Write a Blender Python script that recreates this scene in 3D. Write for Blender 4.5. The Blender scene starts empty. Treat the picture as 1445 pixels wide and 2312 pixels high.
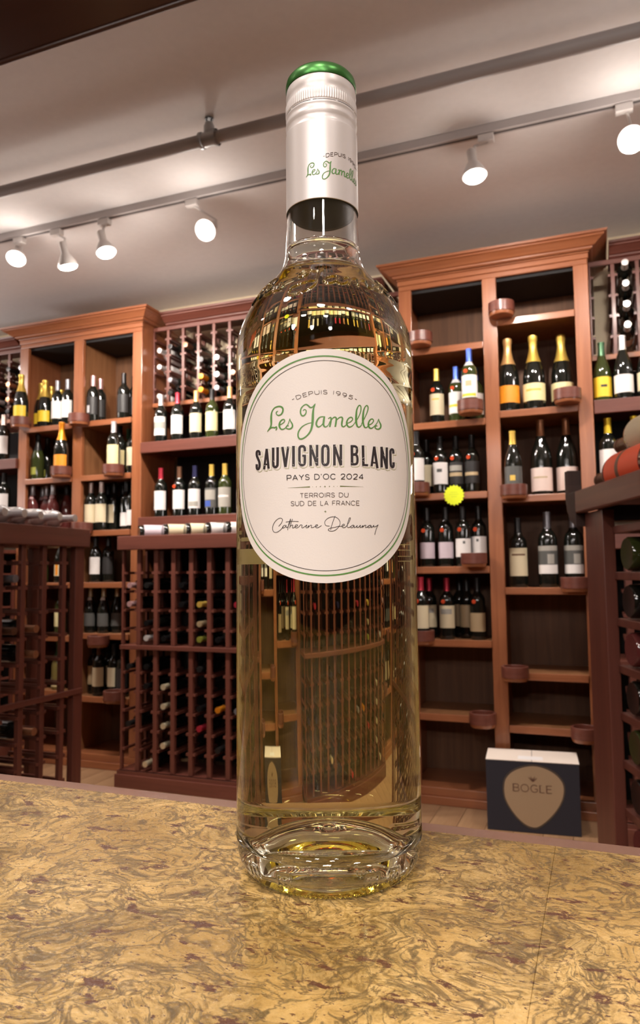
import bpy, math, random
import numpy as np
from mathutils import Vector, Matrix
random.seed(7)
SC = bpy.context.scene; COL = SC.collection
R = math.radians; PI = math.pi

# ------------------------------------------------------------------ camera
F_PX, CX, CY = 1641.0, 722.5, 1156.0
CAM = Vector((0, 0, 1.21)); TILT = R(4.67); ROLL = R(-0.6); YAW = R(21)     # the camera looks 21 degrees to the left of the wall's normal
HD = Matrix.Rotation(YAW, 3, 'Z')
FW = HD @ Vector((0, math.cos(TILT), math.sin(TILT))); RT = HD @ Vector((1, 0, 0)); UP = HD @ Vector((0, -math.sin(TILT), math.cos(TILT)))
ax = RT*math.cos(ROLL) + UP*math.sin(ROLL); ay = UP*math.cos(ROLL) - RT*math.sin(ROLL)
cd = bpy.data.cameras.new('camera'); cam = bpy.data.objects.new('camera', cd); COL.objects.link(cam)
cd.sensor_fit = 'VERTICAL'; cd.sensor_height = 36; cd.lens = 36*F_PX/2312
cd.clip_start = 0.01; cd.clip_end = 60
m = Matrix((ax, ay, -FW)).transposed().to_4x4(); m.translation = CAM; cam.matrix_world = m
cd.dof.use_dof = True; cd.dof.focus_distance = 0.285; cd.dof.aperture_fstop = 31
SC.camera = cam

# the wall of shelving: u runs along it to the right, v out of it towards the bar, z up
A = 0.0; DU = Vector((1, 0, 0)); NV = Vector((0, -1, 0)); W0 = Vector((-3.8*math.sin(YAW), 3.8*math.cos(YAW), 0))
def W(u, v, z=0): return W0 + DU*u + NV*v + Vector((0, 0, z))
def at(x, y, v):
    """photo pixel -> (u, z) on the plane v"""
    d = FW + ax*((x-CX)/F_PX) - ay*((y-CY)/F_PX)
    P = CAM + d*(((W0 + NV*v - CAM).dot(NV))/d.dot(NV)); q = P-W0
    return q.dot(DU), P.z
ZF, ZC, ZB = 0.09, 2.93, 1.09       # floor, ceiling, bar top

# ------------------------------------------------------------------ world, light, exposure
wd = bpy.data.worlds.new('world'); SC.world = wd; wd.use_nodes = True
bg = wd.node_tree.nodes['Background']; bg.inputs[0].default_value = (1.0, .86, .74, 1); bg.inputs[1].default_value = 0.04
SC.view_settings.view_transform = 'Standard'; SC.view_settings.look = 'None'
SC.view_settings.exposure = 0.0; SC.view_settings.gamma = 1; SC.view_settings.use_curve_mapping = False
cy = SC.cycles
cy.max_bounces = 32; cy.transmission_bounces = 32; cy.diffuse_bounces = 4; cy.glossy_bounces = 16; cy.transparent_max_bounces = 8
cy.caustics_refractive = True; cy.caustics_reflective = False; cy.blur_glossy = 0.6; cy.sample_clamp_indirect = 12.0
cy.use_denoising = True
WARM = (1.0, .90, .81)
def lamp(name, kind, loc, aim, power, size=.1, color=WARM, spot=None, blend=.6, size_y=None):
    l = bpy.data.lights.new(name, kind); o = bpy.data.objects.new(name, l); COL.objects.link(o)
    l.energy = power; l.color = color; o.location = loc
    if kind == 'AREA':
        l.size = size
        if size_y: l.shape = 'RECTANGLE'; l.size_y = size_y
        else: l.shape = 'DISK'
    else: l.shadow_soft_size = size
    if kind == 'SPOT': l.spot_size = spot; l.spot_blend = blend
    o.rotation_euler = (Vector(aim)-Vector(loc)).to_track_quat('-Z', 'Y').to_euler()
    return o
# recessed downlights over the bar, above and behind the camera
DOWN = [(0.45, 3.75), (1.55, 4.25), (2.5, 3.9), (-0.9, 3.8), (1.0, 5.4), (2.2, 5.4)]
for i, (u, v) in enumerate(DOWN):
    l_ = lamp('downlight_beam', 'AREA', W(u, v, ZC-.015), W(u*.75+.32, v-.75 if i < 4 else v-1.5, ZB), (6.0, 5.8, 6.0, 6.0, 5.8, 5.8)[i], .26)
    l_.data.spread = R(82)
lamp('ceiling_fill', 'AREA', W(-3.6, 1.3, 1.9), W(-3.2, 1.3, 3), 36, .9, color=(1, .93, .90), size_y=.9)  # unseen upward area lights, added to brighten the ceiling and the room
lamp('ceiling_fill', 'AREA', W(3.9, 1.6, 1.9), W(3.5, 1.6, 3), 26, .9, color=(1, .92, .88), size_y=.9)
lamp('ceiling_fill', 'AREA', W(.6, 3.9, 2.0), W(.6, 3.4, 3), 14, 2.4, color=(1, .90, .85), size_y=.4)
for u_, v_ in ((.2, 6.4), (1.6, 6.7), (3.0, 6.4)): lamp('front_fill', 'AREA', W(u_, v_, ZC-.05), W(1.3, 3.3, 1.15), 9, .28, color=(1, .92, .88)).data.spread = R(110)  # added unseen lights, frontal fill for the bottle and its label

# ------------------------------------------------------------------ materials
def newmat(name):
    mt = bpy.data.materials.new(name); mt.use_nodes = True; nt = mt.node_tree
    return mt, nt, nt.nodes['Principled BSDF']
_mc = {}
def mat(name, col, rough=.5, metal=0, coat=0, emit=None, est=0, spec=None, sss=0):
    if name in _mc: return _mc[name]
    mt, nt, b = newmat(name)
    b.inputs['Base Color'].default_value = (*col, 1); b.inputs['Roughness'].default_value = rough
    b.inputs['Metallic'].default_value = metal; b.inputs['Coat Weight'].default_value = coat; b.inputs['Coat Roughness'].default_value = .06
    if spec is not None: b.inputs['Specular IOR Level'].default_value = spec
    if emit: b.inputs['Emission Color'].default_value = (*emit, 1); b.inputs['Emission Strength'].default_value = est
    _mc[name] = mt
    return mt
def N_(nt, t, **kw):
    n = nt.nodes.new(t)
    for k, v in kw.items(): setattr(n, k, v)
    return n
def ramp(nt, src, stops):
    r = nt.nodes.new('ShaderNodeValToRGB'); nt.links.new(src, r.inputs[0]); e = r.color_ramp.elements
    while len(e) < len(stops): e.new(.5)
    for q, (p, c) in zip(e, stops): q.position = p; q.color = (*c, 1)
    return r.outputs[0]
def noise(nt, vec, scale, detail=4, rough=.55, dist=0):
    n = nt.nodes.new('ShaderNodeTexNoise'); n.inputs['Scale'].default_value = scale; n.inputs['Detail'].default_value = detail
    n.inputs['Roughness'].default_value = rough; n.inputs['Distortion'].default_value = dist
    if vec: nt.links.new(vec, n.inputs['Vector'])
    return n.outputs['Fac'] if 'Fac' in n.outputs else n.outputs[0]
def coords(nt, scale=(1, 1, 1), kind='Object'):
    tc = nt.nodes.new('ShaderNodeTexCoord'); mp = nt.nodes.new('ShaderNodeMapping'); mp.inputs['Scale'].default_value = scale
    nt.links.new(tc.outputs[kind], mp.inputs[0]); return mp.outputs[0]
def mixc(nt, fac, a, b, mode='MIX'):
    n = nt.nodes.new('ShaderNodeMix'); n.data_type = 'RGBA'; n.blend_type = mode
    for s, v in ((0, fac), (6, a), (7, b)):
        if hasattr(v, 'node'): nt.links.new(v, n.inputs[s])
        elif isinstance(v, (int, float)): n.inputs[s].default_value = v
        else: n.inputs[s].default_value = (*v, 1)
    return n.outputs[2]
def bump(nt, h, b, s=.2, d=.002):
    n = nt.nodes.new('ShaderNodeBump'); n.inputs['Strength'].default_value = s; n.inputs['Distance'].default_value = d
    nt.links.new(h, n.inputs['Height']); nt.links.new(n.outputs[0], b.inputs['Normal'])
def wood(name, dark, light, axis, rough=.32, coat=.35):
    mt, nt, b = newmat(name)
    sc = {'x': (1.2, 22, 22), 'z': (22, 22, 1.2), 'y': (22, 1.2, 22)}[axis]
    v = coords(nt, sc); n = noise(nt, v, 1.6, 5, .6, .6)
    c = ramp(nt, n, [(.28, dark), (.52, tuple((a+b_)/2 for a, b_ in zip(dark, light))), (.75, light)])
    nt.links.new(c, b.inputs['Base Color']); b.inputs['Roughness'].default_value = rough
    b.inputs['Coat Weight'].default_value = coat; b.inputs['Coat Roughness'].default_value = .18
    bump(nt, n, b, .12, .001)
    return mt
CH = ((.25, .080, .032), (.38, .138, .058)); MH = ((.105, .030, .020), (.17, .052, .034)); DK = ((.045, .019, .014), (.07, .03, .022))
cherry_z, cherry_x = wood('cherry_upright', *CH, 'z'), wood('cherry_rail', *CH, 'x')
mahog_z, mahog_x, mahog_y = (wood('mahogany_'+n_, *MH, a_, .4, .15) for n_, a_ in (('upright', 'z'), ('rail', 'x'), ('rung', 'y')))
dark_x, dark_z = wood('dark_wood_rail', *DK, 'x', .22, .6), wood('dark_wood_upright', *DK, 'z')
oak_back = wood('cabinet_back_veneer', (.24, .10, .04), (.36, .165, .07), 'z', .5, .05)
purple_trim = wood('bar_edge_wood', (.20, .10, .074), (.27, .145, .108), 'x', .35, .3)
back_m = wood('shaded_back_panel', (.12, .052, .024), (.20, .09, .04), 'z', .6, .0)  # back wood darkened in its colour to deepen the shade inside the bays
near_black = mat('black_interior', (.012, .010, .010), .8)  # near-black panels inside the cabinets and racks

def granite():
    mt, nt, b = newmat('golden_granite'); L = nt.links
    v = coords(nt, (1, 1.15, 1))
    # domain warp for swirls
    w = nt.nodes.new('ShaderNodeTexNoise'); w.inputs['Scale'].default_value = 14; w.inputs['Detail'].default_value = 3; L.new(v, w.inputs['Vector'])
    ad = nt.nodes.new('ShaderNodeVectorMath'); ad.operation = 'MULTIPLY_ADD'; L.new(w.outputs['Color'], ad.inputs[0]); ad.inputs[1].default_value = (.11,)*3; L.new(v, ad.inputs[2])
    vw = ad.outputs[0]
    patches = noise(nt, vw, 12, 2, .5)                # peach pools
    swirl = noise(nt, vw, 32, 6, .7, 1.2)
    fine = noise(nt, vw, 210, 5, .75, .3)
    base = ramp(nt, swirl, [(.36, (.19, .115, .038)), (.44, (.38, .235, .075)), (.52, (.52, .33, .105)), (.64, (.68, .44, .17))])
    finec = ramp(nt, fine, [(.38, (.09, .05, .018)), (.46, (.40, .25, .078)), (.56, (.78, .54, .23))])
    c = mixc(nt, .5, base, finec)
    pm = ramp(nt, patches, [(.50, (0, 0, 0)), (.56, (1, 1, 1))])
    gr = noise(nt, vw, 130, 4, .6)
    pc = ramp(nt, gr, [(.3, (.54, .33, .10)), (.55, (.73, .475, .175)), (.75, (.78, .54, .23))])
    pmn = nt.nodes.new('ShaderNodeMath'); pmn.operation = 'MULTIPLY'; L.new(pm, pmn.inputs[0]); pmn.inputs[1].default_value = .78
    c = mixc(nt, pmn.outputs[0], c, pc)
    zn = ramp(nt, noise(nt, vw, 7.5, 3, .55), [(.40, (0, 0, 0)), (.60, (1, 1, 1))])
    c = mixc(nt, zn, c, mixc(nt, 1.0, c, (.58, .54, .44), 'MULTIPLY'))
    # thin veins where a ridged noise crosses its middle
    vn = noise(nt, vw, 24, 4, .6, 1.6)
    vm = ramp(nt, vn, [(.468, (0, 0, 0)), (.494, (1, 1, 1)), (.506, (1, 1, 1)), (.532, (0, 0, 0))])
    vmf = nt.nodes.new('ShaderNodeMath'); vmf.operation = 'MULTIPLY'; L.new(vm, vmf.inputs[0]); vmf.inputs[1].default_value = .75
    c = mixc(nt, vmf.outputs[0], c, (.12, .075, .030))
    vn2 = noise(nt, vw, 55, 4, .6, 1.2)
    vm2 = ramp(nt, vn2, [(.472, (0, 0, 0)), (.497, (1, 1, 1)), (.503, (1, 1, 1)), (.528, (0, 0, 0))])
    vmf2 = nt.nodes.new('ShaderNodeMath'); vmf2.operation = 'MULTIPLY'; L.new(vm2, vmf2.inputs[0]); vmf2.inputs[1].default_value = .8
    c = mixc(nt, vmf2.outputs[0], c, (.12, .08, .032))
    # maroon crystals
    f1 = noise(nt, coords(nt, (1, 1.9, 1)), 62, 6, .72)
    fm = ramp(nt, f1, [(.575, (0, 0, 0)), (.605, (1, 1, 1))])
    c = mixc(nt, fm, c, (.11, .042, .022))
    f2 = noise(nt, coords(nt, (1, 1.8, 1)), 300, 4, .7)
    fm2 = ramp(nt, f2, [(.605, (0, 0, 0)), (.64, (1, 1, 1))])
    c = mixc(nt, fm2, c, (.09, .045, .03))
    L.new(c, b.inputs['Base Color'])
    rr = ramp(nt, noise(nt, v, 600, 3, .6), [(.35, (.20,)*3), (.65, (.42,)*3)])
    L.new(rr, b.inputs['Roughness']); b.inputs['Specular IOR Level'].default_value = .5
    bump(nt, noise(nt, v, 700, 3, .6), b, .35, .0004)
    return mt
granite_m = granite()
def plaster(name, col, sc=30, s=.08):
    mt, nt, b = newmat(name); v = coords(nt, (1, 1, 1)); n = noise(nt, v, sc, 4)
    c = ramp(nt, n, [(.3, tuple(k*.96 for k in col)), (.7, col)]); nt.links.new(c, b.inputs['Base Color'])
    b.inputs['Roughness'].default_value = .75; bump(nt, n, b, s, .002); return mt
ceil_m = plaster('ceiling_paint', (.74, .70, .69)); wall_m = plaster('cream_wall_paint', (.74, .62, .44))
rear_m = plaster('brown_shop_wall', (.30, .20, .14))
floor_m = wood('floor_planks', (.22, .12, .065), (.34, .20, .11), 'x', .45, .1)

# ------------------------------------------------------------------ geometry helpers
class MB:
    def __init__(s): s.v = []; s.f = []
    def box(s, x0, x1, y0, y1, z0, z1):
        o = len(s.v); s.v += [(x, y, z) for z in (z0, z1) for y in (y0, y1) for x in (x0, x1)]
        s.f += [tuple(o+k for k in q) for q in ((0, 2, 3, 1), (4, 5, 7, 6), (0, 1, 5, 4), (2, 6, 7, 3), (0, 4, 6, 2), (1, 3, 7, 5))]
        return s
    def prism(s, poly, h0, h1, axis='x'):
        """poly of (a,b) extruded: axis x -> (h,a,b); y -> (a,h,b); z -> (a,b,h)"""
        P = {'x': lambda a, b, h: (h, a, b), 'y': lambda a, b, h: (a, h, b), 'z': lambda a, b, h: (a, b, h)}[axis]
        n = len(poly); o = len(s.v); s.v += [P(a, b, h0) for a, b in poly] + [P(a, b, h1) for a, b in poly]
        s.f += [tuple(range(o+n-1, o-1, -1)), tuple(range(o+n, o+2*n))] + [(o+i, o+(i+1) % n, o+n+(i+1) % n, o+n+i) for i in range(n)]
        return s
    def lathe(s, prof, n=24, origin=(0, 0, 0), axis='z', a0=0, a1=None):
        o = len(s.v); full = a1 is None; a1 = 2*PI if full else a1; m_ = n if full else n+1
        rows = []
        for r, h in prof:
            if r < 1e-7 and full: rows.append([len(s.v)]); s.v.append(_ax(axis, 0, 0, h, origin)); continue
            row = []
            for i in range(m_):
                t = a0+(a1-a0)*i/n; row.append(len(s.v)); s.v.append(_ax(axis, r*math.sin(t), -r*math.cos(t), h, origin))
            rows.append(row)
        for A_, B_ in zip(rows, rows[1:]):
            if len(A_) == 1 and len(B_) == 1: continue
            for i in range(n):
                j = (i+1) % n if full else i+1
                if len(A_) == 1: s.f.append((A_[0], B_[j], B_[i]))
                elif len(B_) == 1: s.f.append((A_[i], A_[j], B_[0]))
                else: s.f.append((A_[i], A_[j], B_[j], B_[i]))
        return s
    def tube(s, p0, p1, r, n=10, caps=True):
        p0, p1 = Vector(p0), Vector(p1); d = (p1-p0).normalized(); a = d.orthogonal().normalized(); b = d.cross(a); o = len(s.v)
        for p in (p0, p1): s.v += [tuple(p+(a*math.cos(2*PI*i/n)+b*math.sin(2*PI*i/n))*r) for i in range(n)]
        s.f += [(o+i, o+(i+1) % n, o+n+(i+1) % n, o+n+i) for i in range(n)]
        if caps: s.f += [tuple(range(o+n-1, o-1, -1)), tuple(range(o+n, o+2*n))]
        return s
    def build(s, name, m, parent=None, bevel=0, smooth=False, seg=2):
        me = bpy.data.meshes.new(name); me.from_pydata(s.v, [], s.f); me.validate(); me.update()
        me.materials.append(m); o = bpy.data.objects.new(name, me); COL.objects.link(o)
        if smooth: me.shade_smooth(); me.set_sharp_from_angle(angle=R(38))
        if parent: o.parent = parent
        if bevel:
            b = o.modifiers.new('bevel', 'BEVEL'); b.width = bevel; b.segments = seg; b.limit_method = 'ANGLE'
        return o
def _ax(axis, a, b, h, o):
    p = (a, b, h) if axis == 'z' else ((h, a, b) if axis == 'x' else (a, h, b))
    return (p[0]+o[0], p[1]+o[1], p[2]+o[2])
def tag(o, label=None, cat=None, group=None, kind=None):
    for k, v in (('label', label), ('category', cat), ('group', group), ('kind', kind)):
        if v: o[k] = v
    return o
def thing(name, label, cat, loc, rz=-A, group=None):
    o = bpy.data.objects.new(name, None); COL.objects.link(o); o.empty_display_size = .05
    o.location = loc; o.rotation_euler = (0, 0, rz); return tag(o, label, cat, group)
def struct(o): o['kind'] = 'structure'; return o
def copy_tree(o, parent=None):
    c = o.copy(); COL.objects.link(c); c.parent = parent
    for k in o.children: copy_tree(k, c)
    return c
def place(o, loc, rz=-A, rx=None):
    o.location = loc; o.rotation_euler = (0, 0, rz)
def rounded(r, z0, z1, c): return [(0, z0), (r-c, z0), (r, z0+c), (r, z1-c), (r-c, z1), (0, z1)]

# ------------------------------------------------------------------ room shell (local x = u, y = into the wall)
U0, U1, V1 = -5.2, 5.2, 7.2
def local(mb, name, m, bevel=0):
    o = mb.build(name, m, None, bevel); o.location = W(0, 0, 0); o.rotation_euler = (0, 0, -A); return struct(o)
WB = .42                                    # the wall stands this far behind the cabinet faces
fl = local(MB().box(U0, U1, -V1, WB+.1, ZF-.1, ZF-.012), 'floor', mat('sub_floor', (.12, .07, .04), .8))
k = 0
pl = MB().box(-.0595, .0595, -V1, WB, ZF-.012, ZF)
u = U0+.06
first = None
while u < U1:
    if first is None: first = pl.build('plank', wood('oak_floor_plank', (.25, .135, .07), (.38, .225, .12), 'y', .4, .15), fl); o = first
    else: o = first.copy(); COL.objects.link(o)
    o.location = (u, 0, random.uniform(-.0006, .0)); u += .121
ceiling_o = local(MB().box(U0, U1, -V1, WB+.1, ZC, ZC+.1), 'ceiling', ceil_m)
local(MB().box(U0, U1, WB, WB+.1, ZF, ZC), 'wall_shelves', wall_m)
local(MB().box(U0-.1, U0, -V1, WB+.1, ZF-.1, ZC+.1), 'wall_left', wall_m)
local(MB().box(U1, U1+.1, -V1, WB+.1, ZF-.1, ZC+.1), 'wall_right', rear_m)
local(MB().box(U0-.1, U1+.1, -V1-.1, -V1, ZF-.1, ZC+.1), 'wall_rear', rear_m)

# ------------------------------------------------------------------ cabinets and racks
def crown_profile(y0, z0):
    """outline (y, z) of a crown moulding whose flat back sits at y0; projects towards -y"""
    return [(y0+.05, z0), (y0-.004, z0), (y0-.012, z0+.005), (y0-.014, z0+.011), (y0-.024, z0+.014), (y0-.036, z0+.024), (y0-.052, z0+.035),
            (y0-.064, z0+.040), (y0-.064, z0+.046), (y0-.076, z0+.049), (y0-.080, z0+.059), (y0+.05, z0+.059)]
def crown(name, parent, u0, u1, y0, z0, returns=0, m=None):
    m = m or cherry_x
    mb = MB(); pf = crown_profile(y0, z0)
    # mitred: front run plus side returns
    n = len(pf); P = []
    ext = lambda y: max(0, y0-y)
    if returns:
        ring = [[(u0-ext(y), yb, z) for (y, z), yb in zip(pf, [y0+returns]*n)], [(u0-ext(y), y if y < y0 else y0, z) for y, z in pf],
                [(u1+ext(y), y if y < y0 else y0, z) for y, z in pf], [(u1+ext(y), y0+returns, z) for y, z in pf]]
    else: ring = [[(u0, y, z) for y, z in pf], [(u1, y, z) for y, z in pf]]
    for rr in ring: mb.v += rr
    for q in range(len(ring)-1):
        for i in range(n-1): mb.f.append((q*n+i, q*n+i+1, (q+1)*n+i+1, (q+1)*n+i))
    if returns:    # a lid
        mb.box(u0-.05, u1+.05, y0-.05, y0+returns, z0+.045, z0+.058)
        mb.box(u0+.001, u1-.001, y0+.02, y0+returns, z0-.0, z0+.02)
    else:
        mb.f += [tuple(range(n)), tuple(range(2*n-1, n-1, -1))]
        mb.box(u0, u1, y0+.0, y0+.28, z0+.045, z0+.058)
    return mb.build('crown_moulding', m, parent)
def ring_holder(parent, x, y, z):
    """a round bottle stand: a low ring over a disc, standing proud of the shelf front"""
    r = MB().lathe([(.062, 0), (.062, .05), (.050, .05), (.050, 0), (.062, 0)], 28).build('display_ring', mahog_x, parent, .0015, True)
    r.location = (x, y, z)
    d = MB().lathe([(0, -.016), (.054, -.016), (.058, -.008), (.058, .004), (0, .004)], 28).build('base_disc', cherry_x, r, 0, True)
    return r
def tall_cabinet(u0, label, bays, rings, name='display_cabinet'):
    w = .915; t = thing(name, label, 'cabinet', W(u0, 0, ZF)); H = 2.70-ZF; D_ = .36; sw = .065
    MB().box(0, sw, 0, .022, .08, H-.0605).build('face_stile', cherry_z, t, .002)
    MB().box(w-sw, w, 0, .022, .08, H-.0605).build('face_stile', cherry_z, t, .002)
    MB().box(w/2-.034, w/2+.034, -.003, .0215, .08, H-.0605).build('centre_divider', cherry_z, t, .002)
    MB().box(0, w, 0, .022, H-.06, H-.034).box(-.005, w+.005, -.006, .022, H-.034, H-.008).box(-.010, w+.010, -.011, .022, H-.008, H).build('top_rail', cherry_x, t, .004)
    for x in (0, w-.018): MB().box(x, x+.018, .022, D_, .02, H).build('side_panel', cherry_z, t)
    MB().box(w/2-.012, w/2+.012, .024, D_-.01, .08, H-.0751).build('partition', oak_back, t)
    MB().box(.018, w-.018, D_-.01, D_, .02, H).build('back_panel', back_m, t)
    MB().box(.018, w-.018, .023, D_-.01, H-.075, H-.06).build('ceiling_panel', near_black, t)
    MB().box(0, w, -.01, .02, 0, .04).box(0, w, 0, .02, .04, .0795).box(.018, w-.018, .02, D_-.01, .06, .079).build('base_board', cherry_x, t, .003)
    crown('crown', t, -.012, w+.012, -.014, H, returns=D_+.02)
    for b, zs in enumerate(bays):
        x0 = .019 if b == 0 else w/2+.0125; x1 = w/2-.0125 if b == 0 else w-.019
        for z in zs:
            s = MB().box(x0, x1, .001, D_-.011, z-ZF-.02, z-ZF).build('shelf', oak_back, t)
            MB().box((.066 if b == 0 else w/2+.035), (w/2-.035 if b == 0 else w-.066), -.012, .0005, z-ZF-.03, z-ZF+.004).build('lip', cherry_x, s, .003)
    for x, z in rings: ring_holder(t, x-u0, -.048, z-ZF)
    return t
def shelf_z(x, y): return at(x, y, .0)[1]

LCu, RCu = -2.03, .445
LCs = [[shelf_z(110, 963), shelf_z(110, 1081), shelf_z(110, 1200), shelf_z(110, 1317), shelf_z(110, 1436), shelf_z(110, 1560)],
       [shelf_z(260, 947), shelf_z(245, 1072), shelf_z(250, 1198), shelf_z(230, 1316), shelf_z(235, 1432), shelf_z(215, 1574)]]
RCs = [[shelf_z(1020, 782), shelf_z(1010, 953), shelf_z(1010, 1115), shelf_z(1010, 1281), shelf_z(1010, 1446), shelf_z(1010, 1614)],
       [shelf_z(1215, 712), shelf_z(1220, 923), shelf_z(1220, 1118), shelf_z(1220, 1328), shelf_z(1220, 1522), shelf_z(1220, 1643)]]
def rg(*pts): return [(at(x, y, .048)[0], at(x, y, .035)[1]-.02) for x, y in pts]
LC = tall_cabinet(LCu, 'tall cherry wood display cabinet with crown, left of the bottle', LCs, rg((47, 955), (178, 948), (138, 1066), (256, 1062), (185, 1192), (222, 1446), (258, 1570)))
RC = tall_cabinet(RCu, 'tall cherry wood display cabinet with crown, right of the bottle', RCs,
                  rg((1132, 700), (948, 768), (1062, 920), (1281, 895), (1160, 1110), (942, 1105), (1070, 1263), (952, 1436), (1298, 1318), (1163, 1518), (1090, 1622), (1322, 1655)))
# extra cabinet past the frame that the glass bottle bends into view
LC2 = copy_tree(LC); LC2.location = W(-4.65, 0, ZF); LC2['label'] = 'tall cherry wood display cabinet, farthest along the wall to the left'

PIT = .1
def rack(u0, u1, label, lower_v=.12, lip_z=(1.895, 1.545, 1.375), name='wine_rack', low0=None, low=True):
    w = u1-u0; t = thing(name, label, 'wine rack', W(u0, 0, ZF)); f = lambda z: z-ZF
    y0 = .11
    crown('crown', t, .0945, w-.0945, y0, f(2.69), 0, mahog_x)
    MB().box(0, w, y0, y0+.022, f(2.665), f(2.69)).build('top_rail', mahog_x, t, .003)
    n = int(w/PIT); p = w/n
    post = None; rungs = MB()
    for i in range(n+1):
        x = i*p
        a_, b_ = (0 if i == 0 else x-.009), (w if i == n else x+.009)
        MB().box(a_, b_, y0+.002, y0+.022, f(2.225), f(2.665)).build('post', mahog_z, t, .0015)
        MB().box(a_, b_, y0+.24, y0+.26, f(2.225), f(2.665)).build('post', mahog_z, t)
        for k in range(4):
            z = f(2.305+.1*k)
            if i > 0: rungs.box(x-.021, x-.0092, y0+.004, y0+.26, z, z+.012)
            if i < n: rungs.box(x+.0092, x+.021, y0+.004, y0+.26, z, z+.012)
    tag(rungs.build('rungs', mahog_y, t), kind='stuff')
    MB().box(0, w, y0-.002, y0+.27, f(2.20), f(2.225)).build('rack_rail', cherry_x, t, .002)
    for z, v in ((lip_z[0], .015), (lip_z[1], .03)):
        s = MB().box(.001, w-.001, -v+.02, .40, f(z)-.02, f(z)).build('display_shelf', mahog_x, t)
        MB().box(.001, w-.001, -v, -v+.0195, f(z)-.052, f(z)+.012).build('lip', mahog_x, s, .003)
    MB().box(.002, w-.002, .385, .40, f(1.45), f(2.2)).build('back_panel', near_black, t)
    if not low: return t, n, p
    la = low0 if low0 is not None else .0
    vl = lower_v
    zt = lip_z[2]
    s = MB().box(la, w-.001, -vl, .384, f(zt)-.03, f(zt)-.008)
    s = s.build('table_shelf', mahog_x, t, .0015)
    MB().box(la-.012, w+.010, -vl-.03, -vl-.0005, f(zt)-.07, f(zt)+.006).build('lip', mahog_x, s, .004)
    MB().box(.002, w-.002, .37, .384, 0, f(zt)-.031).build('back_panel', near_black, t)
    wl = w-la; n2 = int(round(wl/.105)); p2 = wl/n2; rungs = MB()
    for i in range(n2+1):
        x = la+i*p2; a_, b_ = (la if i == 0 else x-.012), (w if i == n2 else x+.012)
        for za, zb in ((.085, .715), (.74, f(zt)-.0705)):
            MB().box(a_, b_, -vl, -vl+.022, za, zb).build('post', mahog_z, t, .0015)
            MB().box(a_, b_, -vl+.22, -vl+.24, za, zb).build('post', mahog_z, t)
        for k in range(12):
            z = .185+.1*k if k < 5 else .815+.1*(k-5)
            if z > f(zt)-.16: continue
            if i > 0: rungs.box(x-.026, x-.0122, -vl+.002, -vl+.24, z, z+.013)
            if i < n2: rungs.box(x+.0122, x+.026, -vl+.002, -vl+.24, z, z+.013)
    tag(rungs.build('rungs', mahog_y, t), kind='stuff')
    m_ = MB().box(la, w-.001, -vl-.012, -vl+.25, .715, .738)
    m_.build('middle_rail', mahog_x, t, .002)
    m_ = MB().box(la+.001, w-.006, -vl-.018, -vl+.25, .03, .085).box(la-.012, w+.002, -vl-.03, -vl-.0185, 0, .066).box(la-.006, w-.002, -vl-.0184, -vl+.0, .01, .085)
    m_.build('base_board', mahog_x, t, .0015)
    return t, n, p
MRu0, MRu1 = LCu+.915+.002, RCu-.002
LOW = .05
z1, z2, z3 = at(430, 994, .015)[1], at(430, 1168, .03)[1], at(430, 1208, .27)[1]
mr, mn, mp = rack(MRu0, MRu1, 'mahogany wine rack with two display shelves, between the two tall cabinets', .24, (z1, z2, z3), low0=LOW)
rr, rn, rp = rack(RCu+.917, RCu+.917+1.3, 'mahogany wine rack right of the right cabinet', .24, (at(1390, 905, .015)[1], at(1390, 1100, .03)[1], 1.36))
lr, ln, lp = rack(LCu-1.3-.002, LCu-.002, 'mahogany wine rack left of the left cabinet', .24, (at(20, 1040, .015)[1], 1.56, 1.37))

# ------------------------------------------------------------------ bottles
GL = mat('dark_bottle_glass', (.008, .009, .007), .07, 0, .6)
GLg = mat('green_bottle_glass', (.035, .045, .012), .07, 0, .6)
GLr = mat('rose_bottle_glass', (.13, .03, .028), .07, 0, .6)
GLw = mat('pale_gold_bottle_glass', (.20, .16, .05), .07, 0, .6)
COLS = dict(gold=(.75, .50, .10), red=(.50, .035, .06), orange=(.85, .30, .02), cream=(.72, .62, .42), white=(.82, .78, .76), black=(.015, .014, .015),
            grey=(.25, .24, .26), silver=(.60, .58, .60), blue=(.05, .10, .42), navy=(.03, .03, .09), brown=(.17, .08, .045), yellow=(.85, .58, .04), copper=(.45, .20, .10),
            green=(.05, .12, .06), pink=(.70, .42, .42), paleye=(.80, .70, .38), blush=(.78, .62, .56), lilac=(.62, .52, .58), tan=(.55, .42, .25), olive=(.35, .36, .06),
            slate=(.10, .10, .095), stone=(.38, .36, .32), dark=(.03, .028, .028), rorange=(.85, .10, .03), peach=(.80, .45, .18))
def cm(c, metal=0, rough=.45): return mat(c+('_foil' if metal else '_paper'), COLS[c], rough if not metal else .3, metal*.6)
PROF = {
 'bordeaux': [(0, .004), (.022, .001), (.034, 0), (.037, .004), (.0375, .02), (.0375, .185), (.036, .198), (.031, .211), (.022, .222), (.0165, .232), (.0145, .245), (.0138, .29), (.0148, .291), (.0148, .300), (0, .300)],
 'burgundy': [(0, .004), (.024, .001), (.036, 0), (.0395, .005), (.0400, .02), (.0400, .140), (.0385, .160), (.034, .182), (.027, .203), (.020, .222), (.0155, .242), (.0140, .262), (.0138, .29), (.0150, .291), (.0150, .300), (0, .300)],
 'champagne': [(0, .004), (.026, .001), (.039, 0), (.0430, .005), (.0435, .02), (.0435, .140), (.0420, .160), (.037, .184), (.029, .208), (.021, .232), (.0165, .255), (.0150, .272), (.0165, .295), (.018, .300), (.0175, .314), (.012, .318), (0, .319)]}
FOIL = {'bordeaux': (.236, .3012), 'burgundy': (.236, .3012), 'champagne': (.205, .3195)}
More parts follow.
